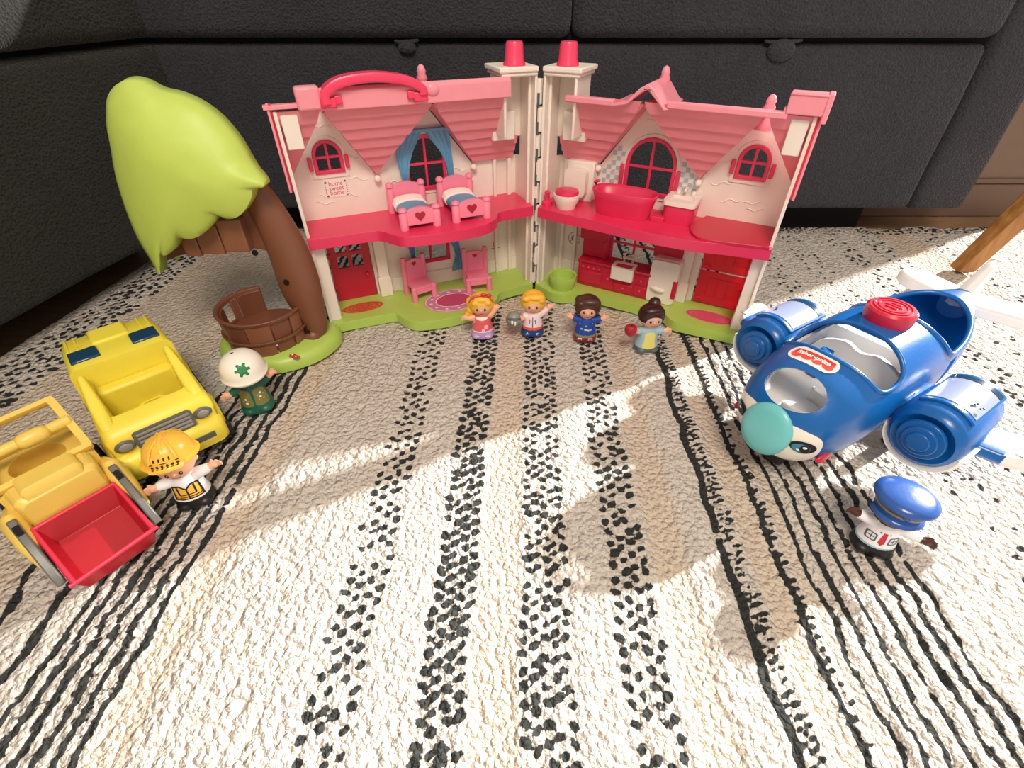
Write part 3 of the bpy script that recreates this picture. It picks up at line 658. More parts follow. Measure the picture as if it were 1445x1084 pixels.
curtain('L', [(21.4, 12.6, 9.8), (20.3, 12.0, 9.6), (18.8, 10.9, 9.5), (17.2, 10.3, 9.4), (16.0, 10.2, 9.4), (14.6, 10.4, 9.2)])
MB(T=HT('L')).box(9.4, 15.9, NB - .75, NB - .2, 21.15, 21.55).build('curtain_rail', 'curtain', house, bevel=.12)
curtain('L', [(11.2, 17.2, 14.2), (9.5, 16.9, 14.9), (7.8, 16.5, 15.5), (6.3, 16.2, 15.7), (5.6, 16.3, 15.5)])
curtain('L', [(11.2, 12.0, 9.2), (9.5, 11.4, 9.3), (7.5, 10.6, 9.4), (6.0, 10.1, 9.3), (5.0, 10.0, 9.2), (3.4, 10.5, 8.9), (2.9, 10.6, 8.8)])

# flat stickers: needlework sign, door mats, clock, tiles, wall hook
def wl(side, off=0):
    T = HT(side); return lambda a, b, h: T((a, NB - .02 - h - off, b))
wlL = wl('L'); 
st = flat_decal('sampler_sign', 'paper', house, wlL, [rect(22.4, 25.3, 14.9, 16.9)])
def textL(txt, size, at, mat, name='lettering', parent=house, fn=None, sx=1.0, bold=0, rot=0):
    f0 = fn or wlL; return flat_decal(name, mat, parent, lambda a, b, h: f0(2 * at[0] - a, b, h + .02), txt=txt, size=size, at=at, sx=sx, bold=bold, rot=rot)
for i, t_ in enumerate(('home', 'sweet', 'home')): textL(t_, .72, (23.85, 16.45 - .52 * i), 'plum', parent=st, bold=.0)
bd = []
for i in range(7): bd += [rect(25.0, 25.1, 15.1 + i * .24, 15.2 + i * .24), rect(22.6, 22.7, 15.1 + i * .24, 15.2 + i * .24)]
for cx, cz in ((24.95, 16.65), (22.75, 16.65), (24.95, 15.1), (22.75, 15.1)): bd.append(ellipse(cx, cz, .13, .13, 8))
flat_decal('stitching', 'ink', st, lambda a, b, h: wlL(a, b, h + .02), bd)
def flr(side): T = HT(side); return lambda a, b, h: T((a, b, 1.3 + h))
def mat_oval(side, cx, cy, rx, ry, m0, m1, name='door_mat'):
    f = flr(side); o = flat_decal(name, m0, house, f, [ellipse(cx, cy, rx, ry, 32)])
    rings = [{'o': ellipse(cx, cy, rx * q, ry * (q - (1 - q) * .2), 32), 'h': [ellipse(cx, cy, rx * q - .14, ry * (q - (1 - q) * .2) - .14, 32)]} for q in (.92, .72, .52, .34)]
    flat_decal('braid', m1, o, lambda a, b, h: f(a, b, h + .015), rings); return o
mat_oval('L', 24.0, 2.6, 2.75, 1.25, 'rugmat', 'doorred')
mat_oval('R', 24.2, 2.3, 3.0, 1.35, 'rugpink', 'crimson')
f = flr('L'); ro = flat_decal('round_mat', 'matpurple', house, f, [ellipse(12.3, -.3, 4.0, 3.0, 40)])
flat_decal('round_mat_pattern', 'pinkwhite', ro, lambda a, b, h: f(a, b, h + .015), [{'o': ellipse(12.3, -.3, 3.9, 2.9, 40), 'h': [ellipse(12.3, -.3, 3.78, 2.78, 40)]}, {'o': ellipse(12.3, -.3, 2.5, 1.8, 40), 'h': [ellipse(12.3, -.3, 2.38, 1.68, 40)]}] + [ellipse(12.3 + 3.15 * math.cos(k * PI / 6), -.3 + 2.3 * math.sin(k * PI / 6), .22, .2, 7) for k in range(12)])
flat_decal('round_mat_centre', 'plum', ro, lambda a, b, h: f(a, b, h + .012), [ellipse(12.3, -.3, 2.36, 1.66, 40)])
wlR = wl('R')
ck = flat_decal('wall_plate', 'paper', house, wlR, [ellipse(3.5, 6.6, .95, .95, 28)])
flat_decal('plate_print', 'ink', ck, lambda a, b, h: wlR(a, b, h + .02), [{'o': ellipse(3.5, 6.6, .92, .92, 28), 'h': [ellipse(3.5, 6.6, .84, .84, 28)]}, {'o': ellipse(3.5, 6.6, .45, .45, 16), 'h': [ellipse(3.5, 6.6, .2, .2, 10)]}] + [ellipse(3.5 + .64 * math.cos(k * PI / 4), 6.6 + .64 * math.sin(k * PI / 4), .09, .09, 6) for k in range(8)])
# checked tiles beside the bathroom window
tl = []
for (u0, cols, z0, z1, lim) in ((6.6, 5, 14.9, 18.8, 1), (16.3, 4, 14.6, 18.6, -1)):
    for i in range(cols):
        for j in range(8):
            u, z = u0 + i * .56, z0 + j * .56
            edge_u = (6.3 + (z - 16.8) * .66 + .35) if lim > 0 else (18.6 - (z - 16.9) * .80 - .8)
            if (i + j) % 2 == 0 and ((lim > 0 and u > edge_u and u < 9.0) or (lim < 0 and u < edge_u)): tl.append((u, z))
tile_me = None
for (u, z) in tl:
    o = flat_decal('wall_tile', 'tile', house, wlR, [rrect(u, u + .5, z, z + .5, .06, 2)], th=.05)
# hook plate with birdhouse print
hk = flat_decal('wall_print', 'paper', house, wlL, [rect(2.9, 4.6, 4.6, 7.0)])
flat_decal('birdhouse_print', 'rugmat', hk, lambda a, b, h: wlL(a, b, h + .02), [[(3.4, 5.2), (4.1, 5.2), (4.1, 5.9), (3.75, 6.3), (3.4, 5.9)]]); flat_decal('birdhouse_hole', 'ink', hk, lambda a, b, h: wlL(a, b, h + .05), [ellipse(3.75, 5.7, .13, .13, 8), rect(3.1, 4.4, 4.95, 5.05)])

# bathroom and kitchen fittings moulded on the right half
T = HT('R')
MB(T=T).box(2.3, 6.0, NB - 1.6, NB, 12.5, 17.4).build('toilet_niche', 'white', house, bevel=.15)
to = MB(T=T); to.lathe([(1.15, 12.5), (1.25, 12.9), (1.6, 13.6), (1.72, 14.1), (1.7, 14.3)], (3.9, .6, 0), n=26, sy=.95); to.build('toilet', 'white', house, angle=50)
MB(T=T).lathe([(1.5, 14.3), (1.52, 14.5), (1.4, 14.75), (.9, 14.85)], (3.9, .6, 0), n=26, sy=.95).build('toilet_lid', 'crimson', house, angle=50)
mb = MB(T=T); mb.prism(rrect(2.5, 5.4, 13.3, 16.7, .6), [], wallfn(2.7, 3.9)); mb.build('cistern', 'white', house, bevel=.2)
MB(T=T).lathe([(.7, 12.5), (.65, 13.0), (.35, 13.2), (.3, 13.9), (.42, 14.1), (.1, 14.4)], (1.3, .4, 0), n=16).build('brush_holder', 'crimson', house, angle=50)
tb = MB(T=T); c_ = (11.0, 1.6); prof = [(3.3, 12.5, 1.45), (3.75, 14.6, 1.75), (4.05, 15.35, 2.05), (3.95, 15.5, 1.95), (3.45, 15.3, 1.5), (3.1, 13.4, 1.2)]
rings = [[(c_[0] + q[0] * (abs(math.cos(a)) ** .7) * (1 if math.cos(a) >= 0 else -1), c_[1] + q[2] * (abs(math.sin(a)) ** .8) * (1 if math.sin(a) >= 0 else -1), q[1]) for a in [2 * PI * j / 40 for j in range(40)]] for q in prof]
tb.loft(rings); tb.build('bathtub', 'crimson', house, angle=60)
MB(T=T).tube([(7.3, 1.8, 14.6), (7.1, 1.8, 15.9), (7.5, 1.8, 16.1)], [.28, .25, .2], round_end=True).build('tub_tap', 'crimson', house)
sk = MB(T=T); rbox(sk, 15.9, 19.3, 1.4, NB - .1, 12.5, 14.7, .7, -.12); sk.build('sink_cabinet', 'crimson', house, bevel=.05)
bs = MB(T=T); bs.prism(rrect(15.7, 19.5, 1.1, NB - .1, .6), [rrect(16.3, 18.9, 1.7, 3.9, .5)], lambda a, b, t: (a, b, 14.7 + .5 * t)); bs.build('washbasin', 'white', house, bevel=.12)
MB(T=T).box(16.2, 19.0, 1.6, 4.1, 14.55, 14.85).build('basin_bowl', 'white', house)
MB(T=T).tube([(17.6, 4.7, 15.1), (17.6, 4.5, 15.9), (17.6, 3.6, 15.9)], .2, round_end=True).ell((16.7, 4.5, 15.4), (.28, .28, .3)).ell((18.5, 4.5, 15.4), (.28, .28, .3)).build('basin_tap', 'white', house)
MB(T=T).box(14.6, 16.2, 1.2, 3.0, 12.5, 13.2).build('bath_step', 'crimson', house, bevel=.1)
# kitchen run
kc = MB(T=T); kc.box(5.5, 15.7, 2.7, NB, 1.3, 5.0); kc.box(5.4, 15.8, 2.5, NB, 4.75, 5.15); k0 = kc.build('kitchen_counter', 'winered', house, bevel=.12)
for (u0, u1, z0, z1) in ((5.9, 9.0, 1.8, 3.6), (9.3, 10.8, 1.6, 4.5), (11.0, 13.6, 1.6, 2.8), (13.8, 15.4, 3.3, 4.5), (13.8, 15.4, 1.7, 3.0)):
    MB(T=T).box(u0, u1, 2.56, 2.75, z0, z1).build('drawer_front', 'winered', k0, bevel=.07)
for u, z in ((6.3, 4.2), (7.1, 4.2), (7.9, 4.2), (8.7, 4.2), (10.0, 3.1), (12.3, 2.2), (14.6, 3.9), (14.6, 2.4)): MB(T=T).ell((u, 2.5, z), (.2, .16, .2), n=12, m=8).build('knob', 'crimson', k0)
MB(T=T).box(5.4, 9.0, 3.9, NB, 5.1, 8.0).box(5.2, 9.1, 3.1, NB, 7.8, 9.6).build('cooker_hood', 'winered', house, bevel=.25)
MB(T=T).box(5.9, 8.6, 2.9, 3.9, 5.12, 5.25).build('hob', 'winered', k0, bevel=.08)
sb = MB(T=T); sb.prism(rrect(10.4, 13.5, 2.0, 4.2, .3), [rrect(10.8, 13.1, 2.35, 3.9, .25)], lambda a, b, t: (a, b, 3.6 + 1.75 * t)); sb.box(10.6, 13.3, 2.2, 4.1, 3.6, 3.9); sb.build('kitchen_sink', 'white', house, bevel=.1)
MB(T=T).tube([(11.4, 4.6, 5.2), (11.4, 4.6, 6.3), (11.4, 4.0, 6.5)], .17, round_end=True).tube([(12.6, 4.6, 5.2), (12.6, 4.6, 6.3), (12.6, 4.0, 6.5)], .17, round_end=True).box(11.2, 12.8, 4.4, 4.8, 5.7, 5.95).build('sink_tap', 'white', house)
MB(T=T).box(15.2, 18.9, 4.2, NB, 7.0, 11.3).build('wall_cupboard', 'winered', house, bevel=.1)
sp_ = MB(T=T)
for k_ in range(4): sp_.lathe([(.3, 9.3), (.34, 9.5), (.3, 10.3), (.18, 10.5), (.2, 10.9)], (15.8 + k_ * .8, 4.0, 0), n=12)
sp_.box(15.2, 18.9, 3.6, 4.3, 9.0, 9.3); sp_.build('spice_rack', 'winered', house, bevel=.03)
fr = MB(T=T); fr.box(15.6, 19.3, 2.9, NB, 1.3, 7.4); f0 = fr.build('fridge', 'white', house, bevel=.35, seg=3)
fd = MB(T=T); fd.prism(rrect(15.6, 19.2, 1.4, 7.3, .5), [], wallfn(2.55, 2.85)); fd.build('fridge_door', 'white', f0, bevel=.1)
MB(T=T).tube([(16.3, 2.4, 3.5), (17.0, 2.25, 3.45), (17.7, 2.4, 3.3)], [.28, .35, .26], round_end=True).build('fridge_handle', 'white', f0)
MB(T=T).box(18.75, 19.35, 2.45, 2.9, 2.4, 4.9).build('fridge_hinge', 'winered', f0, bevel=.08)
pt = MB(T=T); pt.lathe([(1.55, 1.3), (1.75, 1.9), (1.95, 3.1), (1.9, 3.25), (1.68, 3.2), (1.5, 2.0), (.01, 1.9)], (4.1, .7, 0), n=30); pt.build('garden_tub', 'green', house, angle=60)

# beds and chairs standing in the left half
def hworld(side, u, n_, z=0): p = HT(side)((u, n_, z)); return (HO[0] + p[0], HO[1] + p[1], z)
RZL = math.degrees(math.atan2(-.3956, -.9184)) + 180      # local x = screen-right along the left half
def heart(cx, cz, s):
    return [(cx + s * .062 * 16 * math.sin(t) ** 3, cz + s * .062 * (13 * math.cos(t) - 5 * math.cos(2 * t) - 2 * math.cos(3 * t) - math.cos(4 * t))) for t in [2 * PI * i / 28 for i in range(28)]]
def bed(label, u, n0):
    t = thing('toy_bed', label, 'toy bed', hworld('L', u, n0, 12.56), RZL, 'pair of toy beds upstairs')
    W2, Ln = 1.95, 6.7
    def endboard(y, h, hp_):
        mb = MB(); top = [(-W2 + .2 + (2 * W2 - .4) * i / 10, h + .45 * math.sin(PI * i / 10)) for i in range(11)]
        mb.prism([(-W2 + .2, .45), (W2 - .2, .45)] + top[::-1], [], lambda a, b, tt: (a, y + .45 * tt, b)); return mb
    endboard(0, 2.0, 0).build('footboard', 'bedpink', t, bevel=.1); endboard(Ln - .5, 3.1, 0).build('headboard', 'bedpink', t, bevel=.1)
    for (x, y, h) in ((-W2, .2, 2.5), (W2, .2, 2.5), (-W2, Ln - .3, 3.6), (W2, Ln - .3, 3.6)):
        MB().lathe([(.5, 0), (.48, h * .72), (.36, h * .78), (.36, h * .82), (.5, h * .86), (.46, h * .94), (.25, h), (.02, h + .04)], (x, y, 0), n=18).build('bedpost', 'bedpink', t, angle=50)
    flat_decal('heart', 'heart', t, lambda a, b, h: (a, -.02 - h, b), [heart(0, 1.45, .62)], th=.05)
    mb = MB(); rings = []
    for i in range(9):
        y = .5 + (Ln - 1.1) * i / 8; zz = 1.75 + .15 * math.sin(i * .9)
        rings.append([(-W2 + .15, y, .5), (-W2 - .05, y, 1.2), (-W2 + .3, y, zz), (-.6, y, zz + .28), (.7, y, zz + .25), (W2 - .3, y, zz), (W2 + .05, y, 1.2), (W2 - .15, y, .5)])
    mb.loft(rings[:7]); mb.build('blanket', 'blanket', t, sub=1, angle=180)
    mb = MB(); mb.loft([[(p[0] * 1.03, p[1] - .25, p[2] + .1) for p in r] for r in rings[6:9]]); mb.build('folded_sheet', 'sheet', t, sub=1, bevel=.1, angle=180)
    return t
bed('pink toy bed with blue blanket upstairs, left of the pair', 15.9, -2.1); bed('pink toy bed with blue blanket upstairs, right of the pair nearer the chimney', 9.6, -2.1)
def chair(label, x, y, rz):
    t = thing('toy_chair', label, 'toy chair', (x, y, 1.32), rz, 'pink toy chairs downstairs')
    W_, D_ = 1.45, 2.6
    mb = MB(); mb.prism(rrect(-W_, W_, -D_ / 2, D_ / 2, .3), [], lambda a, b, q_: (a, b, 1.55 + .45 * q_)); mb.build('seat', 'bedpink', t, bevel=.1)
    MB().box(-W_ + .1, W_ - .1, -D_ / 2 + .05, -D_ / 2 + .35, .9, 1.6).build('apron', 'bedpink', t, bevel=.08)
    for (a, b, h) in ((-W_, -D_ / 2 + .1, 1.95), (W_, -D_ / 2 + .1, 1.95)):
        MB().lathe([(.38, 0), (.36, h * .8), (.4, h * .95), (.2, h + .1), (.02, h + .12)], (a, b, 0), n=16).build('leg', 'bedpink', t, angle=50)
    for a in (-W_, W_): MB().lathe([(.38, 0), (.36, 4.6), (.42, 4.8), (.3, 5.3), (.02, 5.4)], (a, D_ / 2 + .1, 0), n=16).build('leg', 'bedpink', t, angle=50)
    mb = MB(); mb.prism([(-W_ + .1, 1.6), (W_ - .1, 1.6)] + [(W_ - .1 - (2 * W_ - .2) * i / 8, 4.6 + .3 * math.sin(PI * i / 8)) for i in range(9)], [], lambda a, b, q_: (a, D_ / 2 + .3 * q_ - .05, b)); mb.build('backrest', 'bedpink', t, bevel=.08)
    flat_decal('heart', 'heart', t, lambda a, b, h: (a, D_ / 2 - .07 - h, b), [heart(0, 4.25, .32)], th=.05)
    return t
chair('pink heart-back toy chair turned sideways by the round mat', -12.55, 60.35, 35); chair('pink heart-back toy chair facing forward behind the girl', -4.9, 62.75, 14)

# ------------------------------------------------------------------ toy tree beside the house
tree = thing('toy_tree', 'toy tree with lime green canopy and brown trunk hinged beside the house', 'toy tree', (-29.5, 49, 0))
TT = lambda p: Vector((p[0] + 29.5, p[1] - 49, p[2]))
can = [(-36.25, 49.5, 25.86), (-35.56, 49.5, 26.9), (-34.47, 49.5, 27.73), (-33.3, 49.5, 28.04), (-32.23, 49.5, 27.85), (-31.06, 49.5, 27.22), (-29.47, 49.5, 26.84), (-27.99, 49.5, 26.12), (-26.65, 49.5, 24.91), (-25.48, 49.2, 23.1), (-24.72, 48.7, 21.4), (-23.42, 47.6, 20.22), (-23.75, 47.6, 19.84), (-24.61, 47.6, 19.76), (-25.07, 47.6, 18.83), (-26.17, 47.6, 17.63), (-27.12, 47.6, 17.03), (-28.14, 47.6, 16.93), (-28.86, 47.6, 17.39), (-29.73, 47.6, 16.4), (-31.05, 47.6, 15.38), (-32.43, 47.6, 14.86), (-33.77, 47.6, 14.95), (-34.36, 47.6, 14.16), (-35.19, 47.6, 13.37), (-35.93, 47.6, 13.08), (-36.45, 47.6, 13.4), (-37.0, 47.6, 11.8), (-37.38, 47.6, 10.95), (-37.75, 48, 12.3), (-38.2, 48.3, 14.2), (-38.3, 48.6, 16.53), (-38.19, 48.9, 18.72), (-38.0, 49.2, 20.51), (-37.46, 49.4, 22.55), (-36.9, 49.5, 24.5)]
cc = (-31.3, 46.6, 20.6); mb = MB(T=TT); can_s = smooth_closed(can, 3)
ca_ = np.array(can_s); gk = np.exp(-(np.arange(-16, 17) / 8.0) ** 2); gk /= gk.sum()
can_g = sum(gk[k_ + 16] * np.roll(ca_, k_, 0) for k_ in range(-16, 17)); rings = [[(p[0], p[1] + 1.3, p[2] + (.2 if p[1] > 48.5 else 0)) for p in can_s]]; K_ = 14
for k_ in range(K_):
    s_ = 1 - k_ / (K_ - .5); q_ = (1 - s_ ** 2.2) ** .8 if s_ < 1 else 0
    bl = min(1, (1 - s_) * 3.2); bl = bl * bl * (3 - 2 * bl); mixp = ca_ * (1 - bl) + can_g * bl
    rings.append([(cc[0] + (p[0] - cc[0]) * s_, p[1] + (cc[1] - p[1]) * q_, cc[2] + (p[2] - cc[2]) * s_) for p in mixp])
mb.loft(rings, cap=False); mb.v.append(tuple(TT(cc))); n_ = len(can_s); o_i = len(mb.v) - 1
for j in range(n_): mb.f.append([K_ * n_ + j, K_ * n_ + (j + 1) % n_, o_i]); mb.m.append(0)
me_c = mb.mesh('canopy'); obj('canopy', me_c, 'leaf', tree, angle=60, solid=.28)
# a second lobe of the canopy behind
mb = MB(T=TT); back = [(-37.4, 10.7), (-36.6, 12.2), (-36.9, 13.5), (-36.0, 15.5), (-34, 16.5), (-31, 17.2), (-29.6, 18.4), (-30.6, 21), (-33, 22.5), (-35.6, 21), (-36.9, 17), (-37.4, 13)]
mb.prism(smooth_closed(back, 3), [], lambda a, b, t: (a, 50.9 + .3 * t, b)); mb.build('canopy', 'leaf', tree, bevel=.08)
# trunk: swept oval sections
tp = smooth_open([(-24.3, 50.2, 1.3, 1.15, 1.0), (-23.6, 50.3, 3.0, 1.35, 1.2), (-23.9, 50.4, 4.6, 1.7, 1.4), (-24.2, 50.5, 7.3, 2.25, 1.6), (-24.3, 50.6, 10, 2.3, 1.6), (-24.6, 50.7, 12.8, 2.15, 1.5), (-25.2, 50.8, 15.6, 1.9, 1.4), (-26.1, 50.9, 18.0, 1.7, 1.3), (-27.5, 51.0, 20.5, 1.5, 1.2), (-29.5, 51.1, 22.5, 1.3, 1.1)], 4)
rings = []
for i, p in enumerate(tp):
    a = Vector(tp[max(i - 1, 0)][:3]); b_ = Vector(tp[min(i + 1, len(tp) - 1)][:3]); t = (b_ - a).normalized(); nr = Vector((t.z, 0, -t.x))
    rings.append([Vector(p[:3]) + nr * math.cos(2 * PI * j / 24) * p[3] + Vector((0, math.sin(2 * PI * j / 24) * p[4], 0)) for j in range(24)])
mb = MB(T=TT); mb.loft(rings); trk = mb.build('trunk', 'brown', tree, angle=60)
# limb under the canopy
lim = smooth_closed([(-25.6, 10.8), (-26.5, 12.0), (-27.6, 12.35), (-29.5, 12.55), (-32, 12.35), (-34.4, 12.0), (-36.8, 11.5), (-39.3, 10.6), (-39.4, 11.6), (-37.2, 13.4), (-34, 14.8), (-30, 16.2), (-27.5, 16.6), (-25.4, 15.6), (-24.6, 13)], 4)
mb = MB(T=TT); mb.prism(lim, [], lambda a, b, t: (a, 50.5 + 1.3 * t, b)); lb = mb.build('limb', 'brown', tree, bevel=.2, angle=50)
for (xa, xb, za, zb) in ((-34.9, -33.2, 12.0, 14.2), (-33.1, -30.6, 12.25, 15.4), (-30.5, -27.9, 12.5, 16.0)):
    MB(T=TT).box(xa, xb, 49.3, 50.6, za, zb).build('plank', 'brownlight', lb, bevel=.14)
for (x, z, y) in ((-28.0, 12.0, 50.3), (-24.9, 9.2, 48.85), (-24.35, 2.55, 49.0)): MB(T=TT).lathe([(.32, -.05), (.32, .1), (.01, .11)], (x, y + .08, z), n=14, R=rotm(90)).build('screw_hole', 'black', trk)
MB(T=TT).ell((-39.0, 50.4, 11.1), (.15, .1, .15)).build('screw', 'silver', lb)
MB(T=TT).tube([(-24.6, 49.6, 1.6), (-24.0, 49.6, 1.7)], [1.0, 1.0], round_end=True).build('trunk_hinge', 'brown', tree)
# green mound
mb = MB(T=TT); mound = smooth_closed([(-35.6, 50.5), (-34.6, 47.2), (-31.4, 44.7), (-27, 44.3), (-23.2, 46.4), (-21.4, 49.6), (-21.6, 52.2), (-24, 54.6), (-29.5, 55.8), (-34, 54)], 5)
mc = (-28.4, 50)
mb.loft([[(mc[0] + (x - mc[0]) * s_, mc[1] + (y - mc[1]) * s_, z) for x, y in mound] for s_, z in ((1, 0), (1, .7), (.96, 1.25), (.88, 1.6), (.6, 1.85), (.05, 1.9))]); mb.build('mound', 'green', tree, angle=60)
# round balcony with boarded wall
bc = (-29.2, 49.7); mb = MB(T=TT)
mb.lathe([(4.3, 2.4), (4.35, 2.9), (.01, 2.9)], (bc[0], bc[1], 0), n=36); mb.lathe([(3.6, 1.2), (4.3, 2.4)], (bc[0], bc[1], 0), n=36); mb.build('balcony_floor', 'brown', tree, angle=40)
def arcw(r0, r1, z0, z1, a0, a1, n=24):
    mb = MB(T=TT); rg = []
    for i in range(n + 1):
        a = math.radians(a0 + (a1 - a0) * i / n); c_, s_ = math.cos(a), math.sin(a)
        rg.append([(bc[0] + r0 * c_, bc[1] + r0 * s_, z0), (bc[0] + r1 * c_, bc[1] + r1 * s_, z0), (bc[0] + (r1 + .15) * c_, bc[1] + (r1 + .15) * s_, z1), (bc[0] + (r0 + .15) * c_, bc[1] + (r0 + .15) * s_, z1)])
    mb.loft(rg); return mb
arcw(4.3, 4.75, 5.6, 6.1, 112, 372, 48).build('balcony_rail', 'brown', tree, bevel=.1)
for (a0, a1, off) in ((112, 150, 0), (152, 163, .05), (184, 206, .0), (208, 234, .12), (236, 268, .0), (270, 302, .12), (304, 330, 0), (332, 352, .12), (354, 371, 0)):
    arcw(4.05 + off, 4.4 + off, 1.6 if 160 < a0 < 352 else 2.5, 5.7, a0, a1, 8).build('plank', 'brownlight' if off else 'brown', tree, bevel=.06)
arcw(4.1, 4.4, 1.6, 3.3, 163, 184, 6).build('plank', 'brown', tree, bevel=.06)
for a in (168, 180): pass
arcw(4.5, 4.75, 3.2, 3.6, 200, 370, 30).build('balcony_band', 'brown', tree, bevel=.06)
for (x, y) in ((-25.2, 45.65), (-24.7, 45.35)):
    fm = MB(T=TT)
    for k_ in range(5): fm.ell((x + .24 * math.cos(k_ * 1.257), y + .18 * math.sin(k_ * 1.257), 1.62 - .1 * 0), (.2, .18, .12), n=10, m=6)
    fm.build('flower', 'redflower', tree)
    MB(T=TT).ell((x, y, 1.72), (.11, .1, .08), n=8, m=6).build('flower_centre', 'hatwhite', tree)
MB(T=TT).ell((-26.4, 45.4, 3.2), (.1, .1, .1), n=8, m=6).build('screw', 'silver', tree)

# ------------------------------------------------------------------ toy aeroplane
AZ = 32.5
pl = thing('toy_aeroplane', 'blue and white smiling toy aeroplane with teal nose on the right', 'toy aeroplane', (21.5, 29.6, 0), AZ)
FR = lambda p: Vector((p[0], -p[1], p[2]))       # y is given positive towards the viewer's side
HULL = [(-.15, .6, 4.9, 6.2), (.0, 1.7, 3.8, 7.3), (.5, 2.9, 3.0, 8.4), (1.4, 3.75, 2.5, 9.35), (2.8, 4.35, 2.15, 10.2), (4.6, 4.75, 1.95, 10.8), (7, 4.95, 1.9, 11.4), (10, 5.0, 1.9, 11.9), (13.5, 4.95, 2.0, 12.0), (17, 4.9, 2.2, 11.6), (20, 4.75, 2.7, 11.0), (24, 4.2, 3.6, 10.5), (27, 3.3, 4.7, 10.2), (30, 2.0, 6.0, 9.8), (32.2, .9, 7.1, 9.4), (32.8, .3, 7.7, 8.9)]
HULL_S = smooth_open(HULL, 4)
def hull_ring(x, w_, zb, zt, ins=0, n=56):
    zc, h_ = (zb + zt) / 2, (zt - zb) / 2 - ins; w_ = w_ - ins; out = []
    for j in range(n):
        a = 2 * PI * j / n; c_, s_ = math.cos(a), math.sin(a); e = 2 / 2.35
        out.append((x, max(w_, .02) * abs(c_) ** e * (1 if c_ >= 0 else -1), zc + max(h_, .02) * abs(s_) ** e * (1 if s_ >= 0 else -1)))
    return out
def hull(ins=0, x0=-9, x1=99):
    mb = MB(T=FR); mb.loft([hull_ring(*p, ins) for p in HULL_S if x0 <= p[0] <= x1]); return mb
def cyl(c, ax, up, rx, ry, L_, n=40, poly=None):
    """elliptic cutter along ax; rx along (up x ax), ry along up"""
    c, ax, up = Vector(c), Vector(ax).normalized(), Vector(up); up = (up - ax * up.dot(ax)).normalized(); sd_ = up.cross(ax)
    pts = poly or ellipse(0, 0, rx, ry, n); mb = MB(T=FR)
    mb.loft([[c + sd_ * p[0] + up * p[1] + ax * t for p in pts] for t in (-L_, L_)]); return mb.mesh('cut')
outer_me = hull().mesh('hull')
hull_bvh_me = outer_me.copy()
inner_me = hull(.28, .55, 31).mesh('inner')
ws = cyl((1.2, .0, 9.6), (-.72, 0, .7), (.7, 0, .72), 2.45, 1.75, 2.6)
# canopy opening: D-shaped, between windscreen hoop and roof
cpoly = smooth_closed([(-3.9, 6.2), (-2.0, 5.6), (0, 5.4), (2.0, 5.6), (3.9, 6.2), (4.35, 8.0), (4.0, 9.6), (2.2, 10.3), (0, 10.5), (-2.2, 10.3), (-4.0, 9.6), (-4.35, 8.0)], 4)
mb = MB(T=FR); mb.loft([[(y_ if False else x_, y_, z_) for (y_, x_) in cpoly] for z_ in (9.0, 14)]); cut_c = mb.mesh('c')
rpoly = smooth_closed([(-2.8, 16.2), (0, 15.9), (2.8, 16.2), (4.35, 17.6), (4.4, 20), (4.0, 22.6), (3.1, 25.0), (1.6, 26.6), (0, 27.1), (-1.6, 26.6), (-3.1, 25.0), (-4.0, 22.6), (-4.4, 20), (-4.35, 17.6)], 4)
mb = MB(T=FR); mb.loft([[(x_, y_, z_) for (y_, x_) in rpoly] for z_ in (8.0, 14)]); cut_r = mb.mesh('r')
low = MB(T=FR).box(-2, 34, -8, 8, -1, 3.05).mesh('low')
def side_cut(xa, xb, za, zb, sk_):
    mb = MB(T=FR); q_ = [(xa, za), (xb, za), (xb + sk_, zb), (xa + sk_, zb)]
    mb.loft([[(x_, y_, z_) for (x_, z_) in q_] for y_ in (-8, 8)]); return mb.mesh('s')
body_me = boolean(outer_me, [inner_me, ws, cut_c, cut_r, low, side_cut(8.6, 11.6, 5.2, 7.6, 1.0), side_cut(17.2, 18.8, 5.6, 8.2, 1.2)])
obj('fuselage', body_me, 'blue', pl, angle=32)
b2 = boolean(hull(-.03).mesh('h2'), [hull(.3, .55, 31).mesh('i2'), MB(T=FR).box(-3, 36, -9, 9, 3.05, 16).mesh('up')])
obj('belly', b2, 'planewhite', pl, angle=32)
# white cradle inside the cabin
ln = boolean(hull(.36, .5, 15.5).mesh('l1'), [hull(.62, .8, 15.1).mesh('l2'), cyl((1.2, .0, 9.6), (-.72, 0, .7), (.7, 0, .72), 2.6, 1.9, 2.6), MB(T=FR).box(-3, 36, -9, 9, 9.0, 16).mesh('up')])
obj('cabin_liner', ln, 'planewhite', pl, angle=32)
mb = MB(T=FR); mb.prism(smooth_closed([(-3.6, 3), (0, 1.2), (3.6, 3), (4.3, 7), (4.2, 14.5), (-4.2, 14.5), (-4.3, 7)], 4), [], lambda a, b, t: (b, a, 5.4 + .5 * t)); mb.build('cabin_floor', 'planewhite', pl, bevel=.1)
mb = MB(T=FR); mb.lathe([(1.8, 5.6), (1.9, 7.0), (2.15, 7.1), (2.1, 5.6)], (4.2, 0, 0), n=30, a0=-.2, a1=PI * 1.1, cap=False); mb.build('pilot_seat', 'planewhite', pl, solid=.15)
mb = MB(T=FR); mb.prism(smooth_closed([(-3.8, 5.8), (-3.7, 8.2), (-1.6, 9.3), (0, 8.9), (1.6, 9.3), (3.7, 8.2), (3.8, 5.8)], 4), [], lambda a, b, t: (11.6 + .5 * t, a, b)); mb.build('seat_divider', 'planewhite', pl, bevel=.15)
MB(T=FR).box(9.2, 10.6, -2.6, -1.6, 6, 8.6).tube([(7.6, -2.6, 9.2), (9.4, -1.2, 8.2)], .22).tube([(7.6, -.6, 9.4), (9.4, -1.2, 8.2)], .22).build('cabin_strut', 'blue', pl, bevel=.05)
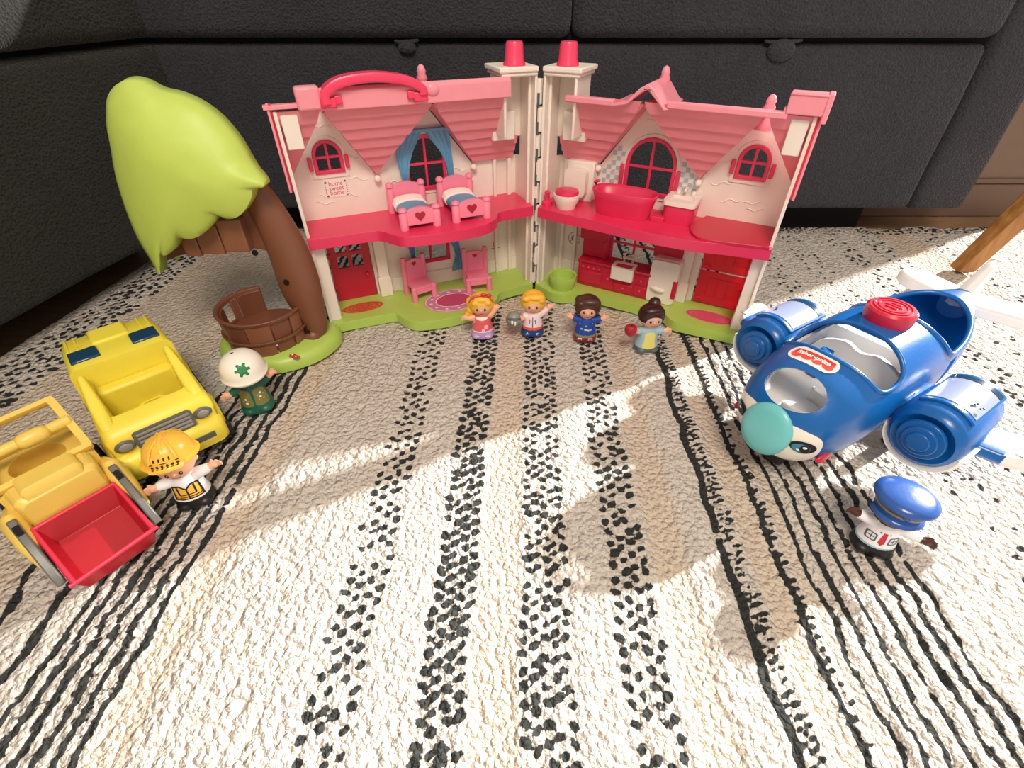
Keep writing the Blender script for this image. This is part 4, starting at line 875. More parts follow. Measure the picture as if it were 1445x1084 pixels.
MB(T=FR).box(12.2, 12.9, 1.8, 3.6, 5.8, 8.4).build('red_seat', 'red', pl, bevel=.2)
mb = MB(T=FR); mb.prism(smooth_closed([(-2.8, 17), (2.8, 17), (3.5, 20), (2.6, 24), (0, 25.6), (-2.6, 24), (-3.5, 20)], 4), [], lambda a, b, t: (b, a, 5.0 + .3 * t)); mb.build('rear_floor', 'bluein', pl)
# rims around the openings
def rim(name, poly, mat, z_of, r_=.22):
    mb = MB(T=FR); n = len(poly); R_ = []
    for i in range(n):
        p = poly[i]; a = poly[i - 1]; b_ = poly[(i + 1) % n]; t = Vector((b_[1] - a[1], b_[0] - a[0], z_of(*b_) - z_of(*a))).normalized(); c_ = Vector((p[1], p[0], z_of(*p)))
        u1 = t.cross(Vector((0, 0, 1))).normalized(); u2 = u1.cross(t)
        R_.append([c_ + u1 * math.cos(2 * PI * j / 8) * r_ + u2 * math.sin(2 * PI * j / 8) * r_ for j in range(8)])
    mb.loft(R_ + [R_[0]], cap=False); return mb.build(name, mat, pl, angle=70)
def hull_z(y_, x_):
    for i in range(len(HULL_S) - 1):
        if HULL_S[i][0] <= x_ <= HULL_S[i + 1][0]:
            t = (x_ - HULL_S[i][0]) / (HULL_S[i + 1][0] - HULL_S[i][0]); w_, zb, zt = [HULL_S[i][k] * (1 - t) + HULL_S[i + 1][k] * t for k in (1, 2, 3)]
            q_ = min(.999, abs(y_) / w_); return (zb + zt) / 2 + (zt - zb) / 2 * (1 - q_ ** 2.35) ** (1 / 2.35)
    return 8
rim('rear_rim', rpoly, 'blue', lambda a, b: hull_z(a, b) - .02, .26)
rim('windscreen_rim', cpoly, 'blue', lambda a, b: hull_z(a, b) - .03, .2)
# roof button
mb = MB(T=FR); mb.lathe([(1.85, 11.7), (1.95, 12.2), (1.95, 12.95), (1.75, 13.15), (.01, 13.2)], (13.4, 0, 0), n=36, sx=1.0, sy=1.0); bt = mb.build('roof_button', 'red', pl, angle=40)
for r_ in (1.5, 1.15): MB(T=FR).lathe([(r_, 13.1), (r_, 13.24), (r_ - .12, 13.24), (r_ - .12, 13.1)], (13.4, 0, 0), n=36).build('button_ring', 'red', bt)
MB(T=FR).box(12.9, 13.1, -.5, .5, 13.15, 13.27).box(13.35, 13.55, -.7, .7, 13.15, 13.27).box(13.8, 14.0, -.4, .4, 13.15, 13.27).build('button_emboss', 'red', bt, bevel=.04)
# teal nose disc
nd = Vector((-.97, 0, .25)).normalized()
mb = MB(T=FR); c0 = Vector((-.2, 0, 5.75)); upv = Vector((.25, 0, .97))
rg = []
for (r_, d_) in ((1.8, -.5), (2.1, -.2), (2.15, .1), (2.05, .3), (1.5, .48), (.8, .56), (.05, .58)): rg.append([c0 + nd * d_ + Vector((0, 1, 0)) * r_ * math.cos(2 * PI * j / 36) + upv * r_ * 1.08 * math.sin(2 * PI * j / 36) for j in range(36)])
mb.loft(rg); mb.build('nose', 'teal', pl, angle=60)
# engines, wings
for sg in (1, -1):
    G = (lambda s2: (lambda p: Vector((p[0], -p[1] * s2, p[2]))))(sg)
    mb = MB(T=G); ec = (7.7, 6.2)   # lateral centre, height
    rg = []
    for (x_, r_) in ((9.0, 1.9), (8.7, 2.2), (8.9, 2.5), (9.6, 2.75), (11.5, 2.85), (14.5, 2.75), (16.6, 2.5), (17.6, 2.0), (17.9, 1.3)):
        rg.append([(x_, ec[0] + r_ * math.cos(2 * PI * j / 40), ec[1] + r_ * math.sin(2 * PI * j / 40)) for j in range(40)])
    mb.loft(rg); en = mb.build('engine', 'blue', pl, angle=50)
    rg = []
    for (x_, r_) in ((9.2, 2.2), (9.0, 2.75), (9.5, 3.02), (12, 3.05), (12.6, 2.8)): rg.append([(x_, ec[0] + r_ * math.cos(PI + PI * j / 24), ec[1] - .35 + r_ * math.sin(PI + PI * j / 24)) for j in range(25)])
    mb = MB(T=G); mb.loft(rg); mb.build('engine_cowl', 'planewhite', pl, angle=50)
    for (r_, d_) in ((1.75, .0), (1.3, .25), (.85, .45)):
        MB(T=G).lathe([(r_, 0), (r_ * .96, .3), (.01, .34)], (8.75 - d_, ec[0], ec[1]), n=36, R=rotm(0, -90, 0)).build('engine_ring', 'blue', en, bevel=.06)
    # window on top of the engine
    sh = []
    for a_ in range(9): a = math.radians(48 + 84 * a_ / 8); sh.append((math.cos(a), math.sin(a)))
    def shell(x0, x1, r0, r1, sh_): 
        mb = MB(T=G); rg_ = []
        for x_ in (x0, x1): rg_.append([(x_, ec[0] + c_ * r1, ec[1] + s_ * r1) for c_, s_ in sh_] + [(x_, ec[0] + c_ * r0, ec[1] + s_ * r0) for c_, s_ in reversed(sh_)])
        mb.loft(rg_); return mb
    shell(10.2, 16.2, 2.6, 3.02, sh).build('window_frame', 'blue', en, bevel=.1, angle=50)
    sh2 = [(math.cos(math.radians(54 + 72 * k / 8)), math.sin(math.radians(54 + 72 * k / 8))) for k in range(9)]
    shell(10.7, 15.7, 2.9, 3.06, sh2).build('gauge_panel', 'gauge', en, angle=50)
    shell(15.0, 15.7, 3.03, 3.09, sh2).build('gauge_band', 'navyglass', en, angle=50)
    for k_ in range(5): MB(T=G).ell((11.6 + .25 * (k_ % 3), ec[0] + .9 + .3 * (k_ // 3) + .1 * k_, ec[1] + 2.98), (.1, .1, .06), n=8, m=4).build('gauge_dot', 'navyglass', en)
    # fairing to fuselage
    mb = MB(T=G); mb.loft([[(9.8 + q * 1.2, y_, z) for (q, z) in ((0, 4.8), (0, 6.3), (.8, 7.4), (4.5, 7.2), (5.6, 6.0), (5.2, 4.8))] for y_ in (3.2, 7.4)]); mb.build('engine_fairing', 'blue', pl, bevel=.35, angle=60)
    # wing sections
    def wing(y0, y1, c0_, c1_, zt, th, mat, nm):
        mb = MB(T=G); rg_ = []
        for k_ in range(7):
            t = k_ / 6; y_ = y0 + (y1 - y0) * t; xa = c0_[0] + (c1_[0] - c0_[0]) * t; xb = c0_[1] + (c1_[1] - c0_[1]) * t
            if nm == 'wing' and t > .3: sh_ = (t - .3) / .7; xa += 2.4 * sh_ ** 2; xb -= .9 * sh_ ** 3
            rg_.append([(xa, y_, zt - th * .55), (xa + .25, y_, zt - .1), (xa + .8, y_, zt), (xb - .8, y_, zt), (xb - .1, y_, zt - .25), (xb, y_, zt - th * .7), (xb - .5, y_, zt - th), (xa + .5, y_, zt - th)])
        mb.loft(rg_); return mb.build(nm, mat, pl, bevel=.12, angle=50)
    wing(9.6, 12.2, (11.6, 16.2), (12.3, 16.6), 6.1, 1.3, 'blue', 'wing_sleeve')
    w_ = wing(12.0, 14.4 if sg > 0 else 13.5, (12.3, 16.9), (13.4, 18.0), 6.15, 1.35, 'planewhite', 'wing')
    for (ya, yb, xa, xb) in ((12.4, 13.1, 13.3, 15.6),):
        for (p_, q_) in (((xa, ya), (xb, ya)), ((xb, ya), (xb, yb)), ((xb, yb), (xa, yb)), ((xa, yb), (xa, ya))):
            MB(T=G).tube([(p_[0], p_[1], 6.14), (q_[0], q_[1], 6.14)], .04, n=6).build('panel_line', 'slate', w_)
    MB(T=G).lathe([(.01, -.5), (1.3, -.5), (1.45, -.3), (1.45, .3), (1.3, .5), (.01, .5)], (14.8, 5.0, 1.45), n=28, R=rotm(90)).build('wheel', 'tyre', pl, angle=40)
    # tailplane
    mb = MB(T=G); rg_ = []
    for k_ in range(9):
        t = k_ / 8; y_ = .4 + 6.6 * t; sh_ = max(0, t - .7) / .3; xa = 30.6 + 1.6 * t + 1.2 * sh_ ** 2; xb = 35.0 + 1.7 * t - 1.3 * sh_ ** 2
        rg_.append([(xa, y_, 7.5), (xa + .3, y_, 8.3), (xa + .9, y_, 8.55), (xb - .7, y_, 8.55), (xb, y_, 8.0), (xb - .3, y_, 7.4), (xa + .7, y_, 7.2)])
    mb.loft(rg_); mb.build('tailplane', 'planewhite', pl, bevel=.1, angle=60)
mb = MB(T=FR); rg_ = []
for k_ in range(8):
    t = k_ / 7; z_ = 8.3 + 3.6 * t; sh_ = max(0, t - .75) / .25; xa = 29.5 + 5.2 * t + 1.0 * sh_ ** 2; xb = 34.2 + 3.3 * t - .8 * sh_ ** 2; th = .75 - .3 * t
    rg_.append([(xa, 0, z_), (xa + .5, th, z_), (xb - .8, th * .9, z_), (xb, 0, z_), (xb - .8, -th * .9, z_), (xa + .5, -th, z_)])
mb.loft(rg_); mb.build('tail_fin', 'planewhite', pl, bevel=.15, angle=70)
MB(T=FR).lathe([(.01, -1.1), (1.25, -1.1), (1.4, -.9), (1.4, .9), (1.25, 1.1), (.01, 1.1)], (3.6, 0, 1.4), n=28, R=rotm(90)).build('wheel', 'tyre', pl, angle=40)
MB(T=FR).box(4.2, 6.4, -1.6, 1.9, .7, 2.4).build('wheel_fork', 'planewhite', pl, bevel=.3)
# printed face and badge, projected on the hull
bvh = BVHTree.FromPolygons([v.co / CM for v in hull_bvh_me.vertices], [tuple(p.vertices) for p in hull_bvh_me.polygons])
def on_hull(name, mat, parent, P, nrm, polys=(), h=.03, roll=0, txt=None, size=1, bold=0, bv=None, sub=2, up=(0, 0, 1), at=(0, 0), flip=False):
    """wraps flat shapes on a surface; a,b are right and up for someone facing it"""
    bv = bv or bvh; P = Vector(P); nrm = Vector(nrm).normalized(); upv_ = Vector(up); upv_ = (upv_ - nrm * upv_.dot(nrm)).normalized(); rt = upv_.cross(nrm)
    c_, s_ = math.cos(roll), math.sin(roll)
    def fn(a, b):
        a, b = a * c_ - b * s_, a * s_ + b * c_
        o = P + rt * a + upv_ * b + nrm * 3; hit = bv.ray_cast(o, -nrm, 8)
        return (hit[0] + hit[1] * h * (1 if hit[1].dot(nrm) > 0 else -1)) if hit[0] is not None else P + rt * a + upv_ * b
    bm = bmesh.new()
    if txt:
        me = text_polys(txt, size, bold); bm.from_mesh(me)
        for v in bm.verts: v.co.x += at[0]; v.co.y += at[1]
    else:
        for pl_ in polys:
            outer, holes = (pl_['o'], pl_['h']) if isinstance(pl_, dict) else (pl_, [])
            loops = [outer] + holes; tri = tessellate_polygon([[Vector((q[0], q[1], 0)) for q in l] for l in loops]); flat = [q for l in loops for q in l]
            vs = [bm.verts.new((q[0], q[1], 0)) for q in flat]
            for t in tri:
                try: bm.faces.new([vs[i] for i in t])
                except ValueError: pass
    for _ in range(sub):
        long_ = [e for e in bm.edges if e.calc_length() > .22]
        if long_: bmesh.ops.subdivide_edges(bm, edges=long_, cuts=1, use_grid_fill=False); bmesh.ops.triangulate(bm, faces=bm.faces)
    for v in bm.verts: v.co = fn(v.co.x, v.co.y) * CM
    bmesh.ops.recalc_face_normals(bm, faces=bm.faces)
    for f_ in bm.faces:
        f_.normal_update()
    if sum(f_.normal.dot(nrm) * f_.calc_area() for f_ in bm.faces) < 0: bmesh.ops.reverse_faces(bm, faces=bm.faces)
    me = bpy.data.meshes.new(name); bm.to_mesh(me); bm.free(); return obj(name, me, mat, parent, angle=80)
fN, fF = 0, 0
# windscreen badge
def pill(w_, h_, n=10):
    r = h_ / 2; o = []
    for cx, a0 in ((w_ / 2 - r, -90), (-w_ / 2 + r, 90)):
        for i in range(n + 1): t = math.radians(a0 + 180 * i / n); o.append((cx + r * math.cos(t), r * math.sin(t)))
    return o
Pb, Nb = (4.5, .75, 10.7), (-.28, .05, .96)
bd_ = on_hull('badge', 'hatwhite', pl, Pb, Nb, [pill(4.1, 1.75)], .03, up=(1, 0, .3), roll=0)
aw = [(-1.6, .5), (1.6, .5), (1.75, -.25)] + [(1.75 - .875 * i - .4375 + .44 * math.cos(PI * j / 5), -.25 - .3 * math.sin(PI * j / 5)) for i in range(4) for j in range(1, 6)] + [(-1.75, -.25)]
on_hull('badge_awning', 'redbadge', bd_, Pb, Nb, [aw], .05, up=(1, 0, .3))
on_hull('lettering', 'hatwhite', bd_, Pb, Nb, h=.07, up=(1, 0, .3), txt='fisher-price', size=.6, bold=.012, at=(0, .08), sub=0)
# face: white patches, eyes, cheeks, smile
for sg in (1, -1):
    Pe, Ne = (.6, -2.85 * sg, 5.85), (-.75, -.62 * sg, 0)
    m_ = -1 if sg > 0 else 1
    patch = smooth_closed([(-1.5 * m_, 1.2), (-.1 * m_, 1.25), (1.0 * m_, .8), (1.35 * m_, -.2), (1.1 * m_, -1.5), (.2 * m_, -2.3), (-1.6 * m_, -2.4), (-2.2 * m_, -.8)][::-1], 4)
    pa = on_hull('face_patch', 'hatwhite', pl, Pe, Ne, [[(-x, y) for x, y in patch]], .03, sub=3)
    on_hull('eye_outline', 'black', pa, Pe, Ne, [ellipse(0, -.25, .98, .62, 28)], .07, sub=3)
    on_hull('iris', 'eyeblue', pa, Pe, Ne, [ellipse(-.12 , -.32, .66, .46, 24)], .12, sub=3)
    on_hull('pupil', 'black', pa, Pe, Ne, [ellipse(.12, -.3, .36, .38, 20)], .16, sub=3)
    on_hull('eye_glint', 'hatwhite', pa, Pe, Ne, [ellipse(.1, -.12, .16, .12, 12), ellipse(-.3, -.45, .12, .09, 10)], .2)
    MB(T=FR).ell((2.5, 3.98 * sg, 4.4), (1.1, .32, .5), n=20, m=10, R=None).build('cheek_light', 'red', pl)
# ------------------------------------------------------------------ yellow pick-up
car = thing('toy_truck', 'bright yellow toy pick-up truck with grey grille and two dark roof windows', 'toy truck', (-30.4, 30.8, 0), 44)
mb = MB()   # x lateral, y towards the back
mb.box(-4.35, 4.35, -.6, 14.2, .7, 2.0); mb.build('chassis', 'tyre', car, bevel=.4)
# main shell as cross-sections along y
def sect(y, w_, z0, z1, r=.6):
    pts = rrect(-w_, w_, z0, z1, r, 5); return [(p[0], y, p[1]) for p in pts]
hood = MB(); hood.loft([sect(-.95, 3.9, 1.3, 3.0, .5), sect(-.6, 4.25, 1.15, 3.5, .6), sect(.0, 4.35, 1.1, 3.7, .5)]); hood.build('bumper', 'yellow', car, angle=60)
sh_ = MB()
ys_ = [(-.15, 4.0, 4.9, .5), (.15, 4.15, 5.6, .7), (.9, 4.2, 6.1, .9), (2.2, 4.2, 6.35, .9), (4, 4.15, 6.5, .8), (6.4, 4.1, 6.8, .7), (6.6, 4.0, 9.0, .7), (7.2, 3.95, 9.15, .8), (10, 3.9, 9.1, .8), (12.8, 3.8, 8.8, .8), (13.6, 3.7, 8.3, .8), (13.9, 3.5, 7.2, .6)]
base_ = MB().loft([sect(y, w_, 1.5, z1, r) for y, w_, z1, r in ys_]).mesh('shell')
tub = MB().loft([[(x, y, z) for x, y in rrect(-3.1, 3.1, 1.9, 6.55, .7)] for z in (3.6, 9)]).mesh('tub')
step = MB().box(-3.2, 3.2, 5.1, 6.6, 5.4, 9.6).mesh('step')
swell = MB().lathe([(1.7, 2.4), (1.75, 4.2)], (0.6, 3.6, 0), n=28).mesh('hole')
shell_me = boolean(base_, [tub, swell]); obj('body_shell', shell_me, 'yellow', car, bevel=.12, angle=35)
MB().box(-3.1, 3.1, 5.2, 6.6, 3.6, 6.9).build('seat_back', 'yellow', car, bevel=.3)
MB().lathe([(1.75, 3.55), (1.75, 4.5), (1.45, 4.5), (1.45, 3.55)], (.3, 3.6, 0), n=30, cap=False).build('seat_ring', 'yellow', car, angle=40)
# windscreen horns rising at both sides
for s_ in (-1, 1):
    hr = MB(); rg = []
    for (y, zt, w_) in ((.7, 6.0, .5), (1.6, 6.6, .62), (2.8, 7.3, .62), (4.0, 8.1, .5), (4.9, 8.8, .4), (5.4, 9.05, .34), (5.8, 8.7, .34), (6.1, 7.6, .4), (6.5, 6.9, .45)):
        xc = s_ * (3.45 - .03 * y); rg.append([(xc - w_, y, 5.6), (xc + w_, y, 5.6), (xc + w_ * .8, y, zt - .15), (xc + w_ * .3, y, zt), (xc - w_ * .3, y, zt), (xc - w_ * .8, y, zt - .15)])
    hr.loft(rg); hr.build('windscreen_post', 'yellow', car, bevel=.1, angle=60)
    # dark roof windows
    MB().box(s_ * 2.35 - 1.1, s_ * 2.35 + 1.1, 7.3, 9.4, 8.9, 9.34).build('roof_window', 'navyglass', car, bevel=.15)
    for (x) in (3.3, 2.6): MB().tube([(s_ * x, 9.6, 9.1), (s_ * x, 12.8, 8.85)], .14, round_end=True, n=8).build('roof_rib', 'yellow', car)
    # wheels and arches
    for y in (2.4, 11.2):
        MB().lathe([(.01, -.7), (1.5, -.7), (1.7, -.5), (1.7, .5), (1.5, .7), (.01, .7)], (s_ * 3.95, y, 1.65), n=28, R=rotm(0, 90, 0)).build('wheel', 'tyre', car, angle=40)
        MB().tube([(s_ * 4.15, y - 2.0, 2.3), (s_ * 4.2, y - 1.4, 3.5), (s_ * 4.2, y, 4.1), (s_ * 4.2, y + 1.4, 3.5), (s_ * 4.15, y + 2.0, 2.3)], .35, round_end=True).build('wheel_arch', 'yellow', car)
    MB().box(s_ * 4.4 - .3, s_ * 4.4 + .3, -.2, 13.7, .8, 2.3).build('running_board', 'tyre', car, bevel=.15)
MB().box(-1.5, 1.5, 9.8, 12.6, 8.9, 9.3).build('roof_panel', 'yellow', car, bevel=.2)
# grille, lamps, number plate
gr = MB(); gr.prism(rrect(-2.3, 2.3, 3.75, 5.35, .25), [], lambda a, b, t: (a, -.45 + .35 * t + .18 * (b - 3.7), b)); gr_o = gr.build('grille', 'greydark', car, bevel=.08)
for i in range(4): MB().box(-2.05, 2.05, -.56 + .07 * i, -.3 + .07 * i, 3.95 + .34 * i, 4.15 + .34 * i).build('grille_bar', 'grey', gr_o, bevel=.03)
for s_ in (-1, 1):
    hl = MB().ell((s_ * 3.05, -.25, 4.55), (.78, .22, .6), n=24, m=10).build('headlamp', 'greydark', car)
    MB().ell((s_ * 3.05, -.42, 4.55), (.5, .16, .4), n=20, m=10).build('lens', 'grey', hl)
MB().box(.6, 3.2, -1.02, -.8, 2.1, 2.75).build('number_plate', 'greydark', car, bevel=.1)

# ------------------------------------------------------------------ amber front loader
ld = thing('toy_loader', 'amber toy front loader with a raised red bucket at the left', 'toy loader', (-29.2, 20.0, 0), 53)
AMB = 'amber'
b0 = MB().loft([sect(5.2, 2.35, 1.6, 5.9, .5), sect(5.6, 2.6, 1.4, 6.3, .6), sect(7.2, 2.7, 1.4, 6.4, .6), sect(7.4, 3.1, 1.4, 6.0, .5), sect(12.4, 3.2, 1.4, 6.0, .5), sect(12.9, 3.0, 1.6, 5.6, .5)]).mesh('b0')
pit = MB().lathe([(1.75, 3.4), (1.85, 8)], (.0, 9.6, 0), n=30).mesh('pit')
obj('body', boolean(b0, [pit]), AMB, ld, bevel=.15, angle=40)
hb = MB(); hb.loft([sect(5.3, 1.75, 5.6, 6.5, .4), sect(5.6, 1.9, 5.6, 6.9, .45), sect(7.3, 1.9, 5.6, 6.9, .45), sect(7.5, 1.8, 5.6, 6.6, .4)]); hb.build('bonnet', AMB, ld, bevel=.1, angle=50)
# sloping cab frame
cab = MB(); A_, B_ = (7.35, 6.1), (12.4, 8.6)
def cabpt(x, t, h): y = A_[0] + (B_[0] - A_[0]) * t; z = A_[1] + (B_[1] - A_[1]) * t; return (x, y - .44 * h, z + .9 * h)
cab.prism(rrect(-3.25, 3.25, 0, 1, .12), [rrect(-2.7, 2.7, .08, .46, .06), rrect(-2.7, 2.7, .58, .93, .06)], lambda a, b, t: cabpt(a, b, .55 * t)); cab.build('cab_frame', AMB, ld, bevel=.1, angle=50)
cab2 = MB(); cab2.tube([cabpt(-3.1, .52, .5), cabpt(3.1, .52, .5)], .42, n=14); cab2.tube([cabpt(.2, .5, .6), cabpt(1.2, .5, .6)], .62, round_end=True, n=14); cab2.build('cab_bar', AMB, ld)
for s_ in (-1, 1):
    w_ = MB(); w_.loft([[(s_ * 2.95 + d, y, z) for (y, z) in ((7.6, 5.9), (12.5, 5.9), (12.5, 8.5), (12.0, 8.4), (7.6, 6.2))] for d in (0, .3)]) if False else w_.prism([(8.2, 5.8), (12.6, 5.8), (12.6, 8.7), (11.6, 8.3), (11.6, 6.6), (8.6, 6.4)], [], lambda a, b, t: (s_ * 2.9 + .32 * s_ * t, a, b)); w_.build('cab_side', AMB, ld, bevel=.08)
    MB().tube([(s_ * 3.0, 7.8, 3.6), (s_ * 3.25, 6.2, 4.2), (s_ * 3.35, 4.2, 3.4), (s_ * 3.35, 3.0, 2.4)], [1.0, 1.05, .8, .5], flat=.75, up=(1, 0, 0), round_end=True).build('mudguard', AMB, ld)
    ar = MB(); ar.prism([(6.0, 3.9), (6.3, 4.7), (5.4, 5.2), (4.0, 4.4), (1.0, 2.6), (.6, 1.8), (1.1, 1.5), (4.6, 3.4)], [], lambda a, b, t: (s_ * (2.95 + .55 * t), a, b)); ao = ar.build('loader_arm', 'steel', ld, bevel=.1)
    MB().box(s_ * 3.2 - .2, s_ * 3.2 + .2, 4.2, 5.0, 4.55, 4.95).build('arm_slot', 'tyre', ao)
    MB().lathe([(.01, -.28), (.4, -.28), (.4, .28), (.01, .28)], (s_ * 3.3, 5.6, 4.4), n=16, R=rotm(0, 90, 0)).build('pivot', 'greydark', ao)
    for y, r_ in ((5.6, 1.75), (11.0, 2.0)):
        MB().lathe([(.01, -.75), (r_ * .85, -.75), (r_, -.5), (r_, .5), (r_ * .85, .75), (.01, .75)], (s_ * 2.85, y, r_ - .1), n=28, R=rotm(0, 90, 0)).build('wheel', 'tyre', ld, angle=40)
# bucket: open box tilted up, wavy lip
bo = MB()
def bk(x, t, d):       # t from lip (0) to back (1), d depth below rim plane
    return (x, .0 + 4.9 * t + .0 * d, 1.9 + 2.1 * t - d)
o_r = rrect(-2.75, 2.75, 0, 1, .08, 4); 
def ringb(sx, ty, d, wav=0): return [bk(p[0] * sx, .5 + (p[1] - .5) * ty, d + (wav * .12 * math.sin(p[0] * 4.2) if p[1] < .1 else 0)) for p in o_r]
bo.loft([ringb(.86, .84, 2.0 - .35), ringb(1.0, 1.0, .1, 1), ringb(1.02, 1.03, -.08, 1), ringb(.93, .93, -.05, 1), ringb(.9, .9, .15), ringb(.78, .74, 1.45)])
bk_o = bo.build('bucket', 'bucket', ld, bevel=.06, angle=50)
rp = ringb(.975, .98, -.02, 1); rp = smooth_closed([tuple(p) for p in rp], 3); n_ = len(rp); RR = []
for i in range(n_):
    t = (Vector(rp[(i + 1) % n_]) - Vector(rp[i - 1])).normalized(); u1 = t.cross(Vector((0, -.35, .94))).normalized(); u2 = u1.cross(t)
    RR.append([Vector(rp[i]) + u1 * math.cos(2 * PI * j / 8) * .17 + u2 * math.sin(2 * PI * j / 8) * .17 for j in range(8)])
MB().loft(RR + [RR[0]], cap=False).build('bucket_rim', 'rimred', bk_o, angle=70)

# ------------------------------------------------------------------ small toy people
def figure(label, loc, rz, armL, armR, mats, zones, base=(1.4, 1.15), head=(1.42, 1.3, 1.3), hz=4.5, tiltz=0, group='little toy people on the rug', sc_=1.0):
    """mats: dict skin/top/sleeve/pants/shoe..; zones: list of (z_upper, material key) from the ground up. arms: hand centres (screen-left, screen-right)"""
    t = thing('toy_person', label, 'toy person', loc, rz)
    t.scale = (sc_,) * 3
    prims = []
    def P(fn): m_ = MB(); fn(m_); prims.append(m_)
    body = [(0, 1.36, 1.12), (.12, 1.46, 1.2), (.6, 1.44, 1.2), (1.0, 1.34, 1.12), (1.6, 1.22, 1.0), (2.3, 1.1, .9), (2.8, .98, .78), (3.2, .7, .6), (3.6, .5, .48)]
    P(lambda m_: m_.loft([[(w_ * base[0] / 1.4 * math.cos(2 * PI * j / 36), d_ * base[1] / 1.15 * math.sin(2 * PI * j / 36), z) for j in range(36)] for z, w_, d_ in body]))
    for s_ in (-1, 1): P(lambda m_: m_.ell((s_ * .68, -.62, .36), (.66, .68, .42)))
    P(lambda m_: m_.ell((0, -.05, hz), head, n=32, m=20))
    P(lambda m_: m_.ell((0, -head[1] - .02, hz - .22), (.15, .14, .13)))
    for s_ in (-1, 1): P(lambda m_: m_.ell((s_ * (head[0] - .02), 0, hz - .15), (.2, .22, .28)))
    hands = []
    for s_, h_ in ((-1, armL), (1, armR)):
        h_ = Vector(h_); sh = Vector((s_ * .75, 0, 2.7)); mid = (sh + h_) / 2 + Vector((0, 0, -.05)); d_ = (h_ - mid).normalized()
        P(lambda m_: m_.tube([sh, mid, h_ - d_ * .32], [.52, .44, .34], n=16, round_end=True))
        P(lambda m_: m_.ell(h_, (.34, .27, .34)))
        sd_ = d_.cross(Vector((0, 1, 0))).normalized()
        for k_, (o_, l_) in enumerate(((-.22, .34), (-.075, .42), (.075, .4), (.22, .32))):
            b_ = h_ + sd_ * o_ + d_ * .15; P(lambda m_: m_.tube([b_, b_ + d_ * l_ * .7 + sd_ * o_ * .3, b_ + d_ * l_ + sd_ * o_ * .45 + Vector((0, -.08, 0))], [.1, .095, .08], n=8, round_end=True))
        tb_ = h_ - d_ * .05; up_ = sd_ * (1 if sd_.z > 0 else -1); P(lambda m_: m_.tube([tb_ + up_ * .2, tb_ + up_ * .42 + d_ * .1, tb_ + up_ * .5 + d_ * .25], [.12, .1, .08], n=8, round_end=True))
        hands.append((h_, d_, sh, mid))
    allm = MB()
    for m_ in prims: allm.add(m_.v, m_.f)
    me = allm.mesh('body')
    o = bpy.data.objects.new('tmp', me); C.objects.link(o)
    rm = o.modifiers.new('r', 'REMESH'); rm.mode = 'VOXEL'; rm.voxel_size = .075 * CM
    sm_ = o.modifiers.new('s', 'SMOOTH'); sm_.factor = .5; sm_.iterations = 3
    bpy.context.view_layer.update(); me = evalmesh(o); bpy.data.objects.remove(o)
    keys = ['skin', 'top'] + [k for _, k in zones] + ['sleeve']; keys = list(dict.fromkeys(keys))
    for k in keys: me.materials.append(M[mats.get(k, mats['top'])])
    n_ = len(me.polygons); ce = np.empty(n_ * 3, np.float32); me.polygons.foreach_get('center', ce); ce = ce.reshape(-1, 3) / CM
    idx_ = np.full(n_, keys.index('top'), np.int32)
    for zt_, k in reversed(zones): idx_[ce[:, 2] < zt_] = keys.index(k)
    for h_, d_, sh, mid in hands:
        hv, dv_ = np.array(h_), np.array(d_)
        rel = ce - hv; along = rel @ dv_; dist = np.linalg.norm(rel, axis=1)
        ax_ = np.array(sh); seg = hv - ax_; tt = np.clip(((ce - ax_) @ seg) / (seg @ seg), 0, 1.6); dperp = np.linalg.norm(ce - (ax_ + tt[:, None] * seg), axis=1)
        idx_[(dperp < .75) & (tt > .18)] = keys.index('sleeve')
        idx_[(dist < 1.1) & (along > -.3)] = keys.index('skin')
    hd = ((ce - np.array([0, -.05, hz])) / np.array(head)); idx_[((hd ** 2).sum(1) < 1.22) & (ce[:, 2] > 2.9)] = keys.index('skin')
    me.polygons.foreach_set('material_index', idx_); me.shade_smooth(); me.name = 'body'
    bo_ = bpy.data.objects.new('body', me); C.objects.link(bo_); bo_.parent = t
    bv_ = BVHTree.FromPolygons([v.co / CM for v in me.vertices], [tuple(p.vertices) for p in me.polygons])
    t_ = dict(root=t, bvh=bv_, hz=hz, head=head, body=bo_)
    return t_
def front(F, name, mat, z, polys=(), h=.025, x=0, nrm=(0, -1, .1), **k):
    return on_hull(name, mat, F['root'], (x, -1, z), nrm, polys, h, bv=F['bvh'], **k)
def face(F, eye='black', mouth=True, brow=None, ex=.46, ez=-.12, glasses=False):
    hz, hd = F['hz'], F['head']
    front(F, 'eye', eye, hz + ez, [ellipse(-ex, 0, .13, .19, 16)]); front(F, 'eye', eye, hz + ez, [ellipse(ex, 0, .13, .19, 16)])
    front(F, 'eye_glint', 'hatwhite', hz + ez, [ellipse(-ex + .04, .07, .04, .05, 8), ellipse(ex + .04, .07, .04, .05, 8)], .04)
    if brow: front(F, 'eyebrow', brow, hz + ez + .38, [[(-ex - .2, -.02), (-ex, .06), (-ex + .2, .0), (-ex + .2, .05), (-ex, .12), (-ex - .2, .04)]]); front(F, 'eyebrow', brow, hz + ez + .38, [[(ex - .2, 0), (ex, .06), (ex + .2, -.02), (ex + .2, .04), (ex, .12), (ex - .2, .05)]])
    if mouth: front(F, 'mouth', 'mouth', hz - .72, [[(-.32 + .64 * i / 8, -.12 * math.sin(PI * i / 8) + .06) for i in range(9)] + [(.32 - .64 * i / 8, -.24 * math.sin(PI * i / 8) + .04) for i in range(1, 8)]])
